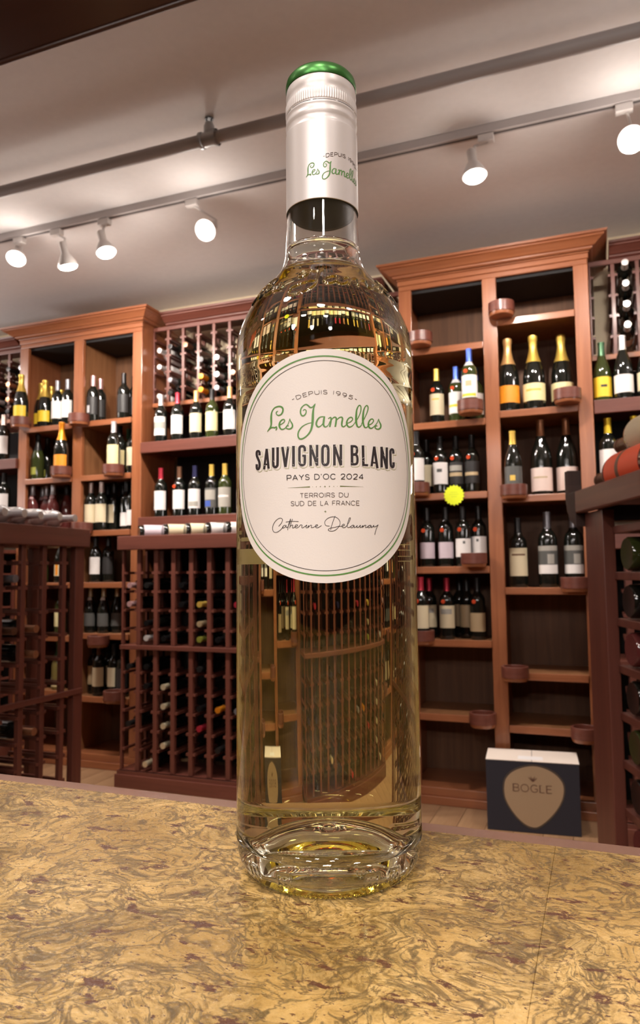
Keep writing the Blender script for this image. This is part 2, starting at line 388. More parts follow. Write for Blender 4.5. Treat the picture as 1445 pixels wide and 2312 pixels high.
LABZ = {'bordeaux': (.055, .165), 'burgundy': (.045, .130), 'champagne': (.045, .115)}
def radius(shape, z):
    P = PROF[shape]
    for (r0, a), (r1, b) in zip(P[2:], P[3:]):
        if a <= z <= b and b > a: return r0+(r1-r0)*(z-a)/(b-a)
    return P[-2][0]
_proto = {}
MESH = {}
def cached(key, fn):
    if key not in MESH: MESH[key] = fn()
    return MESH[key]
def part(name, key, fn, m, parent):
    k2 = (key, m.name)
    if k2 not in MESH:
        mb = fn(); me = bpy.data.meshes.new(name); me.from_pydata(mb.v, [], mb.f); me.validate(); me.update(); me.materials.append(m); me.shade_smooth(); me.set_sharp_from_angle(angle=R(40)); MESH[k2] = me
    o = bpy.data.objects.new(name, MESH[k2]); COL.objects.link(o); o.parent = parent; return o
def patch(shape, z0, z1, a, off=.0005, n=10, a0=None, th=.0003):
    mb = MB(); a0 = -a if a0 is None else a0; n = max(6, int((a-a0)/R(6))+1)
    zz = [z0+(z1-z0)*i/3 for i in range(4)]
    pr = [(radius(shape, z)+off, z) for z in zz]; mb.lathe(pr, n, a0=a0, a1=a); return mb
def bottle(shape, cap, lab, loc, label, group, glass=None, s=1.0, prints=(), sticker=None, labz=None, rz=None, lie=None, neck=None, name='wine_bottle', labw=1.42, rot=None, caponly=False):
    """a wine bottle; lie = Euler for a lying one; parts share their meshes"""
    t = thing(name, label, 'wine bottle', loc, -A if rz is None else rz, group)
    if rot is None: rot = R(-21)*0
    if lie: t.rotation_euler = lie
    t.scale = (s, s, s)
    part('bottle_glass', ('g', shape), lambda: MB().lathe(PROF[shape], 32), glass or GL, t)
    def foil():
        z0, z1 = FOIL[shape]; P = PROF[shape]
        pr = [(radius(shape, z0)+.0006, z0)]+[(r+.0006, z+(.0006 if r > .001 else .001)) for r, z in P if z > z0 and z < 1]
        return MB().lathe(pr, 28)
    if cap: part('capsule', ('f', shape), foil, cm(cap, 1), t)
    z0, z1 = labz or LABZ[shape]
    if lab:
        lb = part('label', ('l', shape, z0, z1, labw), lambda: patch(shape, z0, z1, labw), cm(lab), t)
        for i, (c, a, b, w0, w1) in enumerate(prints):
            part('label_print', ('p', shape, a, b, w0, w1, z0, z1), lambda: patch(shape, z0+(z1-z0)*a, z0+(z1-z0)*b, w1, .0009, 8, w0), cm(c), lb)
    if neck: part('neck_label', ('n', shape), lambda: patch(shape, FOIL[shape][0]-.022, FOIL[shape][0]-.002, 1.0), cm(neck), t)
    if sticker:
        def st():
            mb = MB(); zc = .196; rr_ = radius(shape, zc-.006)+.002
            mb.tube((-.012, -rr_+.004, zc-.01), (-.012, -rr_-.002, zc-.012), .010, 12); return mb
        part('round_sticker', ('s', shape), st, cm(sticker), t)
    return t
ORD = ['first', 'second', 'third', 'fourth', 'fifth', 'sixth', 'seventh', 'eighth', 'ninth', 'tenth', 'eleventh', 'twelfth', 'thirteenth', 'fourteenth', 'fifteenth', 'sixteenth', 'seventeenth']
CN = dict(rorange='orange-red', paleye='pale yellow', paleyellow='pale yellow')
def describe(shape, cap, lab, extra=''):
    s = ''
    if cap: s += CN.get(cap, cap)+'-capped '
    s += {'bordeaux': 'wine bottle', 'burgundy': 'wine bottle', 'champagne': 'champagne bottle'}[shape]
    if lab: s += ', '+CN.get(lab, lab)+' label'
    return s+extra
RB = {'bordeaux': .0382, 'burgundy': .0407, 'champagne': .0442}
HB = {'bordeaux': .3025, 'burgundy': .3025, 'champagne': .3215}
def row(items, z, vdef, shelfname, group, y, bay=None):
    """a shelf of standing bottles; bay = (u from, u to, z of the next shelf's underside) keeps them inside their compartment and clear of each other"""
    its = []
    for it in sorted(items, key=lambda i: i[0]):
        x, shape, cap, lab = it[:4]; kw = dict(it[4]) if len(it) > 4 else {}
        v = kw.pop('v', vdef); zz = kw.pop('z', z); s_ = kw.get('s', 1.0); ring = zz != z
        if bay:
            s_ = min(s_, (bay[2]-zz-.004)/HB[shape]) if not ring else s_
        kw['s'] = s_; r = RB[shape]*s_
        its.append(dict(x=x, sh=shape, cap=cap, lab=lab, kw=kw, v=v, z=zz, r=r, ring=ring, u=at(x, y, v)[0]))
    if bay:
        for q in range(80):
            moved = False
            for a in its:
                if not a['ring']: a['v'] = min(max(a['v'], -(.346-a['r'])), -(a['r']+.025)); a['u'] = min(max(a['u'], bay[0]+a['r']+.002), bay[1]-a['r']-.002)
            for i_, a in enumerate(its):
                for b in its[i_+1:]:
                    if a['ring'] or b['ring']:
                        if abs(a['v']-b['v']) > a['r']+b['r']: continue
                    du, dv = b['u']-a['u'], b['v']-a['v']; d = math.hypot(du, dv); need = a['r']+b['r']+.0025
                    if d < need:
                        moved = True; k_ = (need-d)/2/max(d, 1e-3); du = du if abs(du) > 1e-3 else .004
                        for o_, sg in ((a, -1), (b, 1)):
                            if not o_['ring']: o_['u'] += sg*du*k_*.7; o_['v'] += sg*(dv if abs(dv) > .004 else .006)*k_*1.3
            if not moved: break
    for k, a in enumerate(its):
        d = describe(a['sh'], a['cap'], a['lab'])
        if a['kw']['s'] > 1.1: d = 'large '+d
        bottle(a['sh'], a['cap'], a['lab'], W(a['u'], a['v'], a['z']+.0005), f'{d}, {ORD[k]} from left, {shelfname}', group, **a['kw'])
def bayof(cu, shelves, b, k):
    zs = sorted(shelves[b]); z = shelves[b][k]; up = [q for q in zs if q > z+.02]
    return ((cu+.019, cu+.4445) if b == 0 else (cu+.470, cu+.896))+((up[0]-.021) if up else 2.62,)
B, G, C_ = 'bordeaux', 'burgundy', 'champagne'
d_ = dict
pic = (('slate', .35, .8, -.9, .9), ('stone', .45, .6, -.3, .4))
sx = .066
rzL = LCs[0]; rzR = LCs[1]
S = 'left cabinet'
row([(47, C_, 'gold', 'yellow', d_(v=.048, z=at(47, 955, .035)[1]-.0155)), (77, C_, 'gold', 'yellow', d_(v=-.13)), (96, C_, 'gold', 'yellow', d_(v=-.07)), (111, C_, 'gold', 'yellow', d_(v=-.20)),
     (119, C_, 'gold', 'yellow', d_(v=-.30)), (129, B, 'grey', 'white', d_(v=-.06)), (151, B, 'grey', 'white', d_(v=-.06))], rzL[0], -.08, 'left cabinet, left bay, top shelf', 'bottles in the left cabinet', 940, bayof(LCu, LCs, 0, 0))
row([(209, B, 'pink', 'dark', d_(v=-.06, prints=(('silver', .1, .5, -.5, .1),))), (223, B, 'pink', 'dark', d_(v=-.14)), (282, B, 'black', 'dark', d_(v=-.1)), (299, B, 'black', 'dark', d_(v=-.16))],
    rzR[0], -.08, 'left cabinet, right bay, top shelf', 'bottles in the left cabinet', 930, bayof(LCu, LCs, 1, 0))
row([(74, C_, 'dark', 'olive', d_(v=-.12, glass=GLg, labz=(.04, .09), labw=.5)), (90, C_, 'dark', 'olive', d_(v=-.12, glass=GLg, labz=(.04, .09), labw=.5)), (106, C_, 'dark', 'olive', d_(v=-.2, labz=(.04, .09), labw=.5)),
     (138, C_, 'orange', 'orange', d_(v=.048, z=at(138, 1066, .035)[1]-.0155, s=1.0))], rzL[1], -.1, 'left cabinet, left bay, second shelf', 'bottles in the left cabinet', 1060, bayof(LCu, LCs, 0, 1))
row([(256, B, 'silver', 'paleye', d_(v=.048, z=at(256, 1062, .035)[1]-.0155, labz=(.04, .16))), (270, B, 'black', 'paleye', d_(v=-.07, s=1.15, labz=(.035, .15))), (290, B, 'green', 'olive', d_(v=-.16, glass=GLg)), (300, B, 'dark', 'cream', d_(v=-.08))],
    rzR[1], -.1, 'left cabinet, right bay, second shelf', 'bottles in the left cabinet', 1055, bayof(LCu, LCs, 1, 1))
row([(52, G, 'silver', None, d_(v=-.05, glass=GLr, neck='pink')), (74, G, 'silver', None, d_(v=-.08, glass=GLr, neck='pink')), (96, G, 'silver', None, d_(v=-.12, glass=GLr, neck='pink')), (119, G, 'silver', None, d_(v=-.08, glass=GLr, neck='pink')), (150, G, 'dark', None, d_(v=-.15, glass=GLr))],
    rzL[2], -.1, 'left cabinet, left bay, third shelf', 'bottles in the left cabinet', 1170, bayof(LCu, LCs, 0, 2))
row([(202, B, 'blush', 'cream', d_(v=-.05)), (227, B, 'blush', 'cream', d_(v=-.06)), (243, B, 'dark', 'olive', d_(v=-.2)), (259, B, 'dark', 'cream', d_(v=-.14, labw=.6)), (274, B, 'dark', 'dark', d_(v=-.2)), (286, B, 'dark', 'white', d_(v=-.1, labz=(.03, .11))), (300, B, 'dark', 'white', d_(v=-.07, labz=(.03, .12)))],
    rzR[2], -.1, 'left cabinet, right bay, third shelf', 'bottles in the left cabinet', 1185, bayof(LCu, LCs, 1, 2))
row([(95, G, 'silver', None, d_(v=-.1, glass=GLg, neck='white')), (136, G, 'blue', 'cream', d_(v=-.06, prints=(('orange', .05, .95, -.25, .25),)))], rzL[3], -.1, 'left cabinet, left bay, fourth shelf', 'bottles in the left cabinet', 1300, bayof(LCu, LCs, 0, 3))
row([(215, B, 'dark', 'white', d_(v=-.06)), (244, B, 'dark', 'dark', d_(v=-.1))], rzR[3], -.1, 'left cabinet, right bay, fourth shelf', 'bottles in the left cabinet', 1300, bayof(LCu, LCs, 1, 3))
row([(88, B, 'dark', 'paleye', d_(v=-.08)), (136, B, 'green', 'paleye', d_(v=-.08, glass=GLg))], rzL[4], -.1, 'left cabinet, left bay, fifth shelf', 'bottles in the left cabinet', 1420, bayof(LCu, LCs, 0, 4))
row([(200, G, 'cream', 'slate', d_(v=-.08, neck='white')), (216, G, 'tan', 'slate', d_(v=-.2)), (235, G, 'cream', 'slate', d_(v=-.08, neck='white')), (262, G, 'tan', 'slate', d_(v=-.12))], rzR[4], -.1, 'left cabinet, right bay, fifth shelf', 'bottles in the left cabinet', 1420, bayof(LCu, LCs, 1, 4))
row([(88, G, 'dark', 'white', d_(v=-.08, neck='white', labz=(.02, .06))), (131, C_, 'green', 'paleye', d_(v=-.08, glass=GLw, labz=(.02, .06)))], rzL[5], -.1, 'left cabinet, left bay, sixth shelf', 'bottles in the left cabinet', 1540, bayof(LCu, LCs, 0, 5))
row([(203, B, 'dark', 'tan', d_(v=-.12)), (222, B, 'brown', 'cream', d_(v=-.06)), (243, B, 'dark', 'tan', d_(v=-.16, labw=.6)), (258, B, 'dark', 'cream', d_(v=-.08, labw=.8)), (270, B, 'dark', 'dark', d_(v=-.04))], rzR[5], -.1, 'left cabinet, right bay, sixth shelf', 'bottles in the left cabinet', 1560, bayof(LCu, LCs, 1, 5))
# middle rack shelves; the part hidden behind the big bottle is seen bent through its glass
mid1 = [(363, B, 'white', 'stone', d_(prints=(('white', .72, 1, -1.2, 1.2), ('white', 0, .35, -1.2, 1.2)))), (401, B, 'red', 'white'), (443, B, 'peach', 'cream'), (479, B, 'black', 'paleye', d_(glass=GLg)), (519, B, 'peach', 'white')]
mid2 = [(363, B, 'red', 'white'), (405, B, 'brown', 'white', d_(sticker='rorange')), (440, B, 'navy', 'white', d_(prints=(('stone', .1, .35, -.6, 1.0),))), (478, B, 'gold', 'slate', d_(prints=(('stone', .4, .9, -1, 1), ('blue', .05, .35, -.8, .3)))), (508, B, 'gold', 'stone', d_(glass=GLg, prints=(('white', .5, .6, -1, 1),)))]
caps = ['red', 'cream', 'gold', 'black', 'white', 'copper', 'navy', 'gold', 'red', 'black', 'yellow']; labs = ['white', 'cream', 'paleye', 'white', 'cream', 'white', 'paleye', 'cream', 'white', 'paleye', 'cream']
for i, x in enumerate(range(552, 850, 31)):
    mid1.append((x, B if i % 3 else G, caps[i % 11], labs[i % 11])); mid2.append((x+6, G if i % 4 == 1 else B, caps[(i*3+2) % 11], labs[(i*2+1) % 11]))
row(mid1, z1, -.06, 'upper display shelf between the cabinets', 'bottles on the upper display shelf of the middle rack', 960)
row(mid2, z2, -.05, 'lower display shelf between the cabinets', 'bottles on the lower display shelf of the middle rack', 1140)
# right cabinet
S = 'bottles in the right cabinet'
row([(987, B, 'gold', 'cream', d_(v=-.10, sticker='rorange', prints=(('gold', .7, .78, -.5, .5),))), (1031, B, 'blue', 'white', d_(v=-.10, sticker='rorange', prints=(('yellow', .3, .42, -1, 1),), glass=GLg, neck='silver')), (1045, B, 'blue', 'white', d_(v=-.2, glass=GLg)),
     (1062, B, 'blue', 'white', d_(v=.048, z=at(1062, 920, .035)[1]-.0155, prints=(('yellow', .05, .18, -1, 1), ('tan', .5, .75, -.4, .4)), glass=GLg, neck='silver', sticker='rorange')), (1076, B, 'blue', 'white', d_(v=-.17, glass=GLg))], RCs[0][1], -.1, 'right cabinet, left bay, second shelf', S, 930, bayof(RCu, RCs, 0, 1))
row([(942, B, 'dark', 'white', d_(v=.048, z=at(942, 1105, .035)[1]-.0155, sticker='rorange')), (964, B, 'dark', 'cream', d_(v=-.14)), (996, B, 'dark', 'white', d_(v=-.08, sticker='rorange', prints=(('slate', .55, .7, -.3, .4),))), (1030, B, 'dark', 'dark', d_(v=-.1, sticker='rorange', prints=(('tan', .35, .52, -1, 1), ('stone', .6, .85, -1, 1)))),
     (1067, B, 'dark', 'dark', d_(v=-.1, sticker='rorange', prints=(('tan', .35, .5, -1, 1),)))], RCs[0][2], -.1, 'right cabinet, left bay, third shelf', S, 1090, bayof(RCu, RCs, 0, 2))
row([(966, B, 'dark', 'lilac', d_(v=-.08, sticker='rorange', labz=(.045, .125))), (1008, B, 'dark', 'lilac', d_(v=-.08, sticker='rorange', labz=(.045, .125))), (1048, B, 'dark', 'white', d_(v=-.07, sticker='rorange', labz=(.05, .14), prints=(('slate', .72, .86, .1, .4),))),
     (1082, B, 'dark', 'white', d_(v=-.10, sticker='rorange', labz=(.06, .15), prints=(('slate', .72, .86, -.2, .1),)))], RCs[0][3], -.1, 'right cabinet, left bay, fourth shelf', S, 1260, bayof(RCu, RCs, 0, 3))
row([(952, B, 'red', 'cream', d_(v=.048, z=at(952, 1436, .035)[1]-.0155, sticker='rorange')), (971, B, 'red', 'cream', d_(v=-.12, sticker='rorange', prints=(('stone', .65, .85, -.8, .8),))), (1011, B, 'red', 'cream', d_(v=-.08, sticker='rorange', prints=(('stone', .62, .85, -.8, .8),))),
     (1040, B, 'dark', 'tan', d_(v=-.22)), (1056, B, 'dark', 'tan', d_(v=-.16)), (1080, B, 'dark', 'tan', d_(v=-.09, sticker='rorange', labz=(.04, .13)))], RCs[0][4], -.1, 'right cabinet, left bay, fifth shelf', S, 1430, bayof(RCu, RCs, 0, 4))
row([(1149, C_, 'peach', 'orange', d_(v=-.10, s=1.22)), (1207, C_, 'gold', 'paleye', d_(v=-.10, s=1.22, prints=(('gold', .55, .68, -.7, .7),))), (1271, C_, 'gold', 'paleye', d_(v=-.14, s=1.22))], RCs[1][1], -.1, 'right cabinet, right bay, second shelf', S, 900, bayof(RCu, RCs, 1, 1))
row([(1160, G, 'gold', 'slate', d_(v=.048, z=at(1160, 1110, .035)[1]-.0155, s=1.0, prints=(('gold', .2, .5, -.3, .3),))), (1224, G, 'copper', 'blush', d_(v=-.10, s=1.25, labz=(.02, .11), prints=(('tan', .55, .62, -.8, .6),))), (1282, G, 'copper', 'blush', d_(v=-.12, s=1.25, labz=(.02, .11)))], RCs[1][2], -.1, 'right cabinet, right bay, third shelf', S, 1090, bayof(RCu, RCs, 1, 2))
row([(1172, B, 'dark', 'cream', d_(v=-.09, s=1.12, labz=(.05, .17), prints=(('brown', .73, .79, -.7, .9),))), (1239, B, 'grey', 'slate', d_(v=-.09, s=1.2, labz=(.055, .165), prints=(('white', 0, .32, -1.2, 1.2), ('stone', .82, 1, -1.2, 1.2), ('stone', .35, .7, 0, .7)))),
     (1298, B, 'grey', 'slate', d_(v=-.11, s=1.2, labz=(.055, .165), prints=(('white', 0, .32, -1.2, 1.2), ('stone', .82, 1, -1.2, 1.2), ('stone', .35, .7, 0, .7))))], RCs[1][3], -.1, 'right cabinet, right bay, fourth shelf', S, 1300, bayof(RCu, RCs, 1, 3))
zr1, zr2 = at(1390, 905, .015)[1], at(1390, 1100, .03)[1]
row([(1362, G, 'green', 'yellow', d_(v=-.07, labz=(.035, .13), glass=GLg, prints=(('dark', .48, .6, -.2, .5),))), (1410, G, 'white', 'white', d_(v=-.05, s=1.05, labz=(.04, .12))), (1462, G, 'gold', 'cream', d_(v=-.05)), (1520, G, 'gold', 'cream', d_(v=-.05))], zr1, -.05, 'upper display shelf, right rack', 'bottles on the right rack', 900)
row([(1376, B, 'yellow', 'white', d_(v=-.05, s=1.1, glass=GL)), (1436, B, 'yellow', 'white', d_(v=-.05, s=1.1)), (1490, B, 'yellow', 'cream')], zr2, -.05, 'lower display shelf, right rack', 'bottles on the right rack', 1060)
row([(8, B, 'blush', 'white', d_(v=-.06, s=1.05)), (-30, B, 'gold', 'cream')], at(20, 1040, .015)[1], -.05, 'upper display shelf, far left rack', 'bottles on the far left rack', 1000)
row([(9, B, 'dark', 'white', d_(v=-.06)), (-25, B, 'red', 'cream')], 1.56, -.05, 'lower display shelf, far left rack', 'bottles on the far left rack', 1130)

# bottles lying in the racks, necks towards the room
LIEF = lambda: Matrix.Rotation(-A, 4, 'Z') @ Matrix.Rotation(R(90), 4, 'X')
def lying(u, v, z, cap, lab, label, group, glass=None, shape=B, yaw=0, tilt=0, s=1, roll=0, prints=(), labw=1.42, labz=None):
    e = (Matrix.Rotation(-A+yaw, 4, 'Z') @ Matrix.Rotation(R(90)+tilt, 4, 'X') @ Matrix.Rotation(roll, 4, 'Z')).to_euler()
    return bottle(shape, cap, lab, W(u, v, z), label, group, glass, s, lie=e, prints=prints, labw=labw, labz=labz)
# neck circles seen in the lower middle rack: (x, y, colour)
seen = [(433, 1344, 'gold'), (437, 1387, 'tan'), (437, 1430, 'olive'), (434, 1472, 'gold'), (525, 1344, 'red'), (305, 1351, 'pink'), (346, 1461, 'white'), (352, 1558, 'cream'), (352, 1599, 'cream'),
        (352, 1642, 'cream'), (350, 1687, 'cream'), (348, 1732, 'cream'), (430, 1648, 'red'), (485, 1600, 'orange'), (526, 1583, 'grey'), (306, 1310, 'pink')]
wl = (MRu1-MRu0)-LOW; n2 = int(round(wl/.105)); p2 = wl/n2
used = set()
def cell(u, z):
    i = int((u-(MRu0+LOW))/p2)
    zs = sorted([ZF+.085-.0275+.0385, ZF+.738-.0275+.0385]+[ZF+q+.013 for q in [.185+.1*k for k in range(5)]+[.815+.1*k for k in range(4)] if q < z3-ZF-.16])
    j = min(range(len(zs)), key=lambda q: abs(zs[q]+.035-z)); return i, j, zs
def in_cell(i, j, zs, cap, lab=None):
    u = MRu0+LOW+(i+.5)*p2
    z = zs[j]+.0275
    return lying(u, .24-.30+.005, z, cap, lab, f'{CN.get(cap, cap)}-capped wine bottle lying in lower middle rack, {ORD[i]} column, {ORD[j]} cell up', 'bottles lying in the lower middle rack')
for x, y, c in seen:
    u, z = at(x, y, .24); i, j, zs = cell(u, z)
    if (i, j) in used: continue
    used.add((i, j)); in_cell(i, j, zs, c)
NZ = len(cell(0, 1)[2])
for i in range(0, n2):
    for j in range(NZ):
        if (i, j) in used: continue
        if i > 6 and random.random() < .32: in_cell(i, j, cell(0, 1)[2], random.choice(['black', 'dark', 'red', 'cream', 'black', 'navy'])); used.add((i, j))
        elif i <= 6 and random.random() < .16: in_cell(i, j, cell(0, 1)[2], random.choice(['black', 'dark'])); used.add((i, j))
# upper racks
def upper(u0, n, p, lst, side, dens, whites=()):
    done = {}
    for x, y, c in lst:
        u, z = at(x, y, -.08); i = int((u-u0)/p); j = min(range(5), key=lambda q: abs(2.265+.1*q-z)); done[(i, j)] = c
    for i in range(n):
        for j in range(5):
            c = done.get((i, j))
            if c is None:
                if random.random() > dens or j == 4 or (side == 'middle' and i == 0): continue
                c = random.choice(['black', 'dark', 'black', 'grey', 'brown'])
            u = u0+(i+.5)*p; z = (2.305+.1*(j-1)+.012+.0245) if j else 2.225+.0380
            lying(u, -.11-.245, z, c, 'white' if c == 'white' else None, f'{CN.get(c, c)}-capped wine bottle lying in upper {side} rack, {ORD[i]} column, {ORD[j]} cell up', f'bottles lying in the upper {side} rack')
upper(MRu0, mn, mp, [(461, 855, 'orange'), (456, 887, 'orange'), (500, 783, 'silver'), (500, 818, 'silver'), (500, 855, 'silver'), (492, 890, 'grey')], 'middle', .5)
upper(RCu+.917, rn, rp, [(1404, 605, 'white'), (1409, 640, 'white'), (1411, 687, 'white'), (1414, 733, 'white')], 'right', .22)
upper(LCu-1.302, ln, lp, [(30, 875, 'copper'), (26, 908, 'copper'), (6, 883, 'silver')], 'left', .5)
# the big pale bottles lying base-first in the first column of the upper middle rack
for k, (x, y) in enumerate([(378, 796), (374, 828), (376, 892)]):
    u, z = at(x, y, -.14)
    u = MRu0+.5*mp
    t = lying(u, -.42+.02, [2.5425, 2.4425, 2.2645][k], 'white', 'silver', f'white-wrapped wine bottle in the first column of the upper middle rack, {["topmost", "middle", "lowest"][k]} of three', 'wrapped bottles in the upper middle rack', glass=cm('white'))
# bottles lying on the table shelf of the middle rack
for k, (x, cap, lab, yaw, pr) in enumerate([(318, 'silver', 'lilac', -.78, ()), (372, 'dark', 'cream', -.78, ()), (422, 'dark', 'cream', -.78, ()), (467, 'silver', 'white', -.78, (('stone', .2, .8, -.3, .4),)), (512, 'gold', 'white', -.78, (('rorange', .0, .55, -1.2, .2),)),
                                           (559, 'dark', 'cream', -.78, ()), (608, 'red', 'white', -.78, ()), (659, 'gold', 'cream', -.78, ()), (712, 'dark', 'white', -.78, ()), (768, 'gold', 'paleye', -.78, ())]):
    u, _ = at(x, 1200, .18)
    lying(u, .20, z3-.008+.0385, cap, lab, f'{describe(B, cap, lab)}, lying on the middle table shelf, {ORD[k]} from left', 'bottles lying on the middle table shelf', yaw=PI+yaw, roll=R(190), prints=pr, labw=2.9, labz=(.025, .18))

# yellow starburst price tag
tg = thing('price_tag', 'bright yellow starburst tag hanging on a shelf edge of the right cabinet', 'price tag', W(*[at(1025, 1118, .02)[0], .02], at(1025, 1118, .02)[1]))
mb = MB(); pts = []
for i in range(36):
    a = 2*PI*i/36; r = .0515 if i % 2 else .0445; pts.append((r*math.cos(a), r*math.sin(a)))
mb.prism(pts, -.0006, .0006, 'y').build('starburst_card', mat('fluorescent_yellow_card', (.78, .88, .02), .6), tg)
MB().box(-.015, .015, .0006, .0072, -.004, .004).build('clip', mat('clear_clip', (.5, .5, .5), .2), tg)
mb = MB()
for zz, w_ in ((.012, .018), (.002, .024), (-.009, .014)): mb.box(-w_, w_, -.0011, -.0007, zz, zz+.004)
mb.build('faded_print', mat('faded_print', (.62, .74, .03), .6), tg)

# ------------------------------------------------------------------ island racks, at right angles to the wall
def grid_face(t, L, ztop, pit, npost, postw, depth, railz, m1, m2, name_p='post'):
    """local x runs along the rack face, y into it"""
    rg_ = MB()
    for i in range(npost):
        x = i*pit
        for yy, mm in (((0, m1), (depth-.02, m2)) if i % 3 == 0 else ((0, m1),)):
            MB().box(x, x+postw, yy, yy+.02, 0, ztop-.085).build('post', mm, t, .0015)
        k = 0; z = .16
        while z < ztop-.15:
            if not (railz-.03 < z < railz+.035):
                rg_.box(x-.014, x-.0002, .002, depth, z, z+.013); rg_.box(x+postw+.0002, x+postw+.014, .002, depth, z, z+.013)
            z += .1
    tag(rg_.build('rungs', mahog_y, t), kind='stuff')
# left one: face plane u = -.74, far end at v = .95
th = A-R(90)
ta = thing('island_wine_rack', 'dark mahogany open wine rack at the left, jutting out from the wall', 'wine rack', W(-.755, 2.35, ZF), R(90)-A)
# local x -> direction away from the bar (-NV), local y -> -u
LA = 1.40; zt = 1.41-ZF
grid_face(ta, LA, zt, .1165, 12, .024, .26, .62, mahog_z, mahog_z)
MB().box(LA-.045, LA+.012, -.006, .024, 0, zt-.085).build('end_stile', mahog_z, ta, .002)
MB().box(LA-.03, LA+.012, .24, .268, 0, zt-.085).build('end_stile', mahog_z, ta, .002)
MB().box(-.02, LA+.02, -.03, .28, zt-.085, zt-.005).build('top_board', mahog_x, ta, .004)
MB().box(-.02, LA+.0, -.018, .0, .61, .632).build('middle_rail', mahog_x, ta, .002)
for k in range(6):
    v = 2.35-LA+.10+.098*k
    e = (Matrix.Rotation(R(90)+R(1.2*math.sin(k*2.3)), 4, 'Z') @ Matrix.Rotation(R(90), 4, 'X') @ Matrix.Rotation(R(200), 4, 'Z')).to_euler()
    bottle(B, 'silver', 'white', W(-1.010, v, 1.405+.0402), f'white-wrapped wine bottle lying on top of the left island rack, {ORD[k]} from its far end', 'bottles lying on the left island rack', glass=mat('frosted_white_glass', (.62, .60, .60), .25, 0, .5), lie=e, labw=3.1, labz=(.02, .18))
cells = [(10, 8, 'copper'), (10, 7, 'copper'), (10, 5, 'gold'), (10, 4, 'copper'), (9, 5, 'olive'), (9, 10, 'grey'), (9, 8, 'brown'), (8, 9, 'dark'), (8, 6, 'grey'), (7, 7, 'dark'), (9, 2, 'black'), (8, 3, 'dark'), (7, 4, 'black'), (10, 2, 'dark')]
for i, k, c in cells:
    v = 2.35-(i-.5)*.1165+.105-.012-.1165/2-.0
    z = ZF+.16+.1*(k-1)+.013+.031
    if abs(z-ZF-.62) < .05: continue
    e = (Matrix.Rotation(R(90)-A, 4, 'Z') @ Matrix.Rotation(R(90), 4, 'X')).to_euler()
    bottle(B, c, None, W(-.755-.285, 2.35-((i-1)*.1165+.012+.1165/2), z), f'{c}-capped wine bottle in left island rack, {ORD[11-i]} column from far end, {ORD[k]} cell up', 'bottles lying in the left island rack', lie=e)

# right one: nearly edge on to the camera
e0 = HD @ Vector((.648, 1.775, 0)); dn = HD @ Vector((-.03, -1, 0)).normalized()      # far end, direction towards the bar
ang = math.atan2(dn.y, dn.x)
tb = thing('island_wine_rack', 'dark mahogany open wine rack at the right edge, close to the bar', 'wine rack', (e0.x, e0.y, ZF), ang)
# local x runs towards the bar, y into the rack, away from the aisle
LBk = .60; zt = 1.40-ZF; dep = .36
MB().box(0, .118, 0, .028, 0, zt-.055).build('end_stile', mahog_z, tb, .002)
for x in (.352, .578): MB().box(x, x+.022, 0, .022, 0, zt-.055).build('post', mahog_z, tb, .002)
for x in (0, .118, .235, .352, .469, .578): MB().box(x, x+.022, dep-.02, dep, 0, zt-.035).build('post', mahog_z, tb)
for k in range(13):
    z = 1.306-ZF-.104*k
    if z > .02: MB().box(.1185, LBk, .0225, dep-.0205, z-.018, z).build('cell_shelf', mahog_y, tb, .002)
MB().box(0, LBk+.02, .0, dep, zt-.035, zt-.022).build('top_board', mahog_x, tb)
MB().box(0, LBk+.02, .110, dep, zt-.022, zt+.040).build('top_step', mahog_x, tb, .002)
MB().box(-.004, LBk+.02, -.022, -.0005, zt-.055, zt).build('top_rail', mahog_x, tb, .004)
MB().prism([(-.078, zt+.058), (-.078, zt-.01), (-.068, zt-.045), (-.045, zt-.07), (-.0045, zt-.088), (-.0045, zt+.0), (-.046, zt+.0), (-.054, zt+.02), (-.054, zt+.058)], -.022, .012, 'y').build('end_bracket', wood('matt_dark_wood', (.03, .012, .008), (.05, .02, .013), 'z', .6, 0), tb, .002)
def tbw(x, y, z): return Vector((e0.x, e0.y, 0)) + dn*x + Vector((-dn.y, dn.x, 0))*y + Vector((0, 0, z))
away = (Matrix.Rotation(ang+R(90), 4, 'Z') @ Matrix.Rotation(R(90), 4, 'X') @ Matrix.Rotation(R(90), 4, 'Z')).to_euler()     # bottle axis along -x of the rack
away = Vector(-dn).to_track_quat('Z', 'Y').to_euler()
bottle(B, 'brown', 'cream', tbw(.36, .102, 1.512), 'cream-labelled red wine bottle lying behind on top of the right island rack', 'bottles lying on the right island rack', glass=GLr, lie=away, labw=3.1, labz=(.03, .19), s=1.25)
bottle(B, 'brown', 'rorange', tbw(.36, .050, 1.378+.0375*1.25+.002), 'red-labelled dark wine bottle lying in front on the right island rack', 'bottles lying on the right island rack', glass=GLr, lie=away, labw=3.1, labz=(.03, .185), s=1.25, prints=(('brown', .55, .64, -3.1, 3.1),))
inw = Vector((-dn.y, dn.x, 0)).to_track_quat('Z', 'Y').to_euler()
for k in range(1, 11):
    bottle(B, ['black', 'gold', 'dark', 'red', 'black', 'dark', 'grey', 'black', 'dark', 'black', 'dark'][k], ['white', 'tan', 'orange', None, 'dark', None, 'tan', None, None, 'dark', None][k], tbw(.16+.0175+(.001 if k % 2 else 0), .028, 1.306-.104*k+.0395),
           f'dark wine bottle lying in the right island rack, {ORD[k-1]} from the top', 'bottles lying in the right island rack', lie=inw, glass=[GL, GLg, GL, GLr][k % 4], labw=2.8)

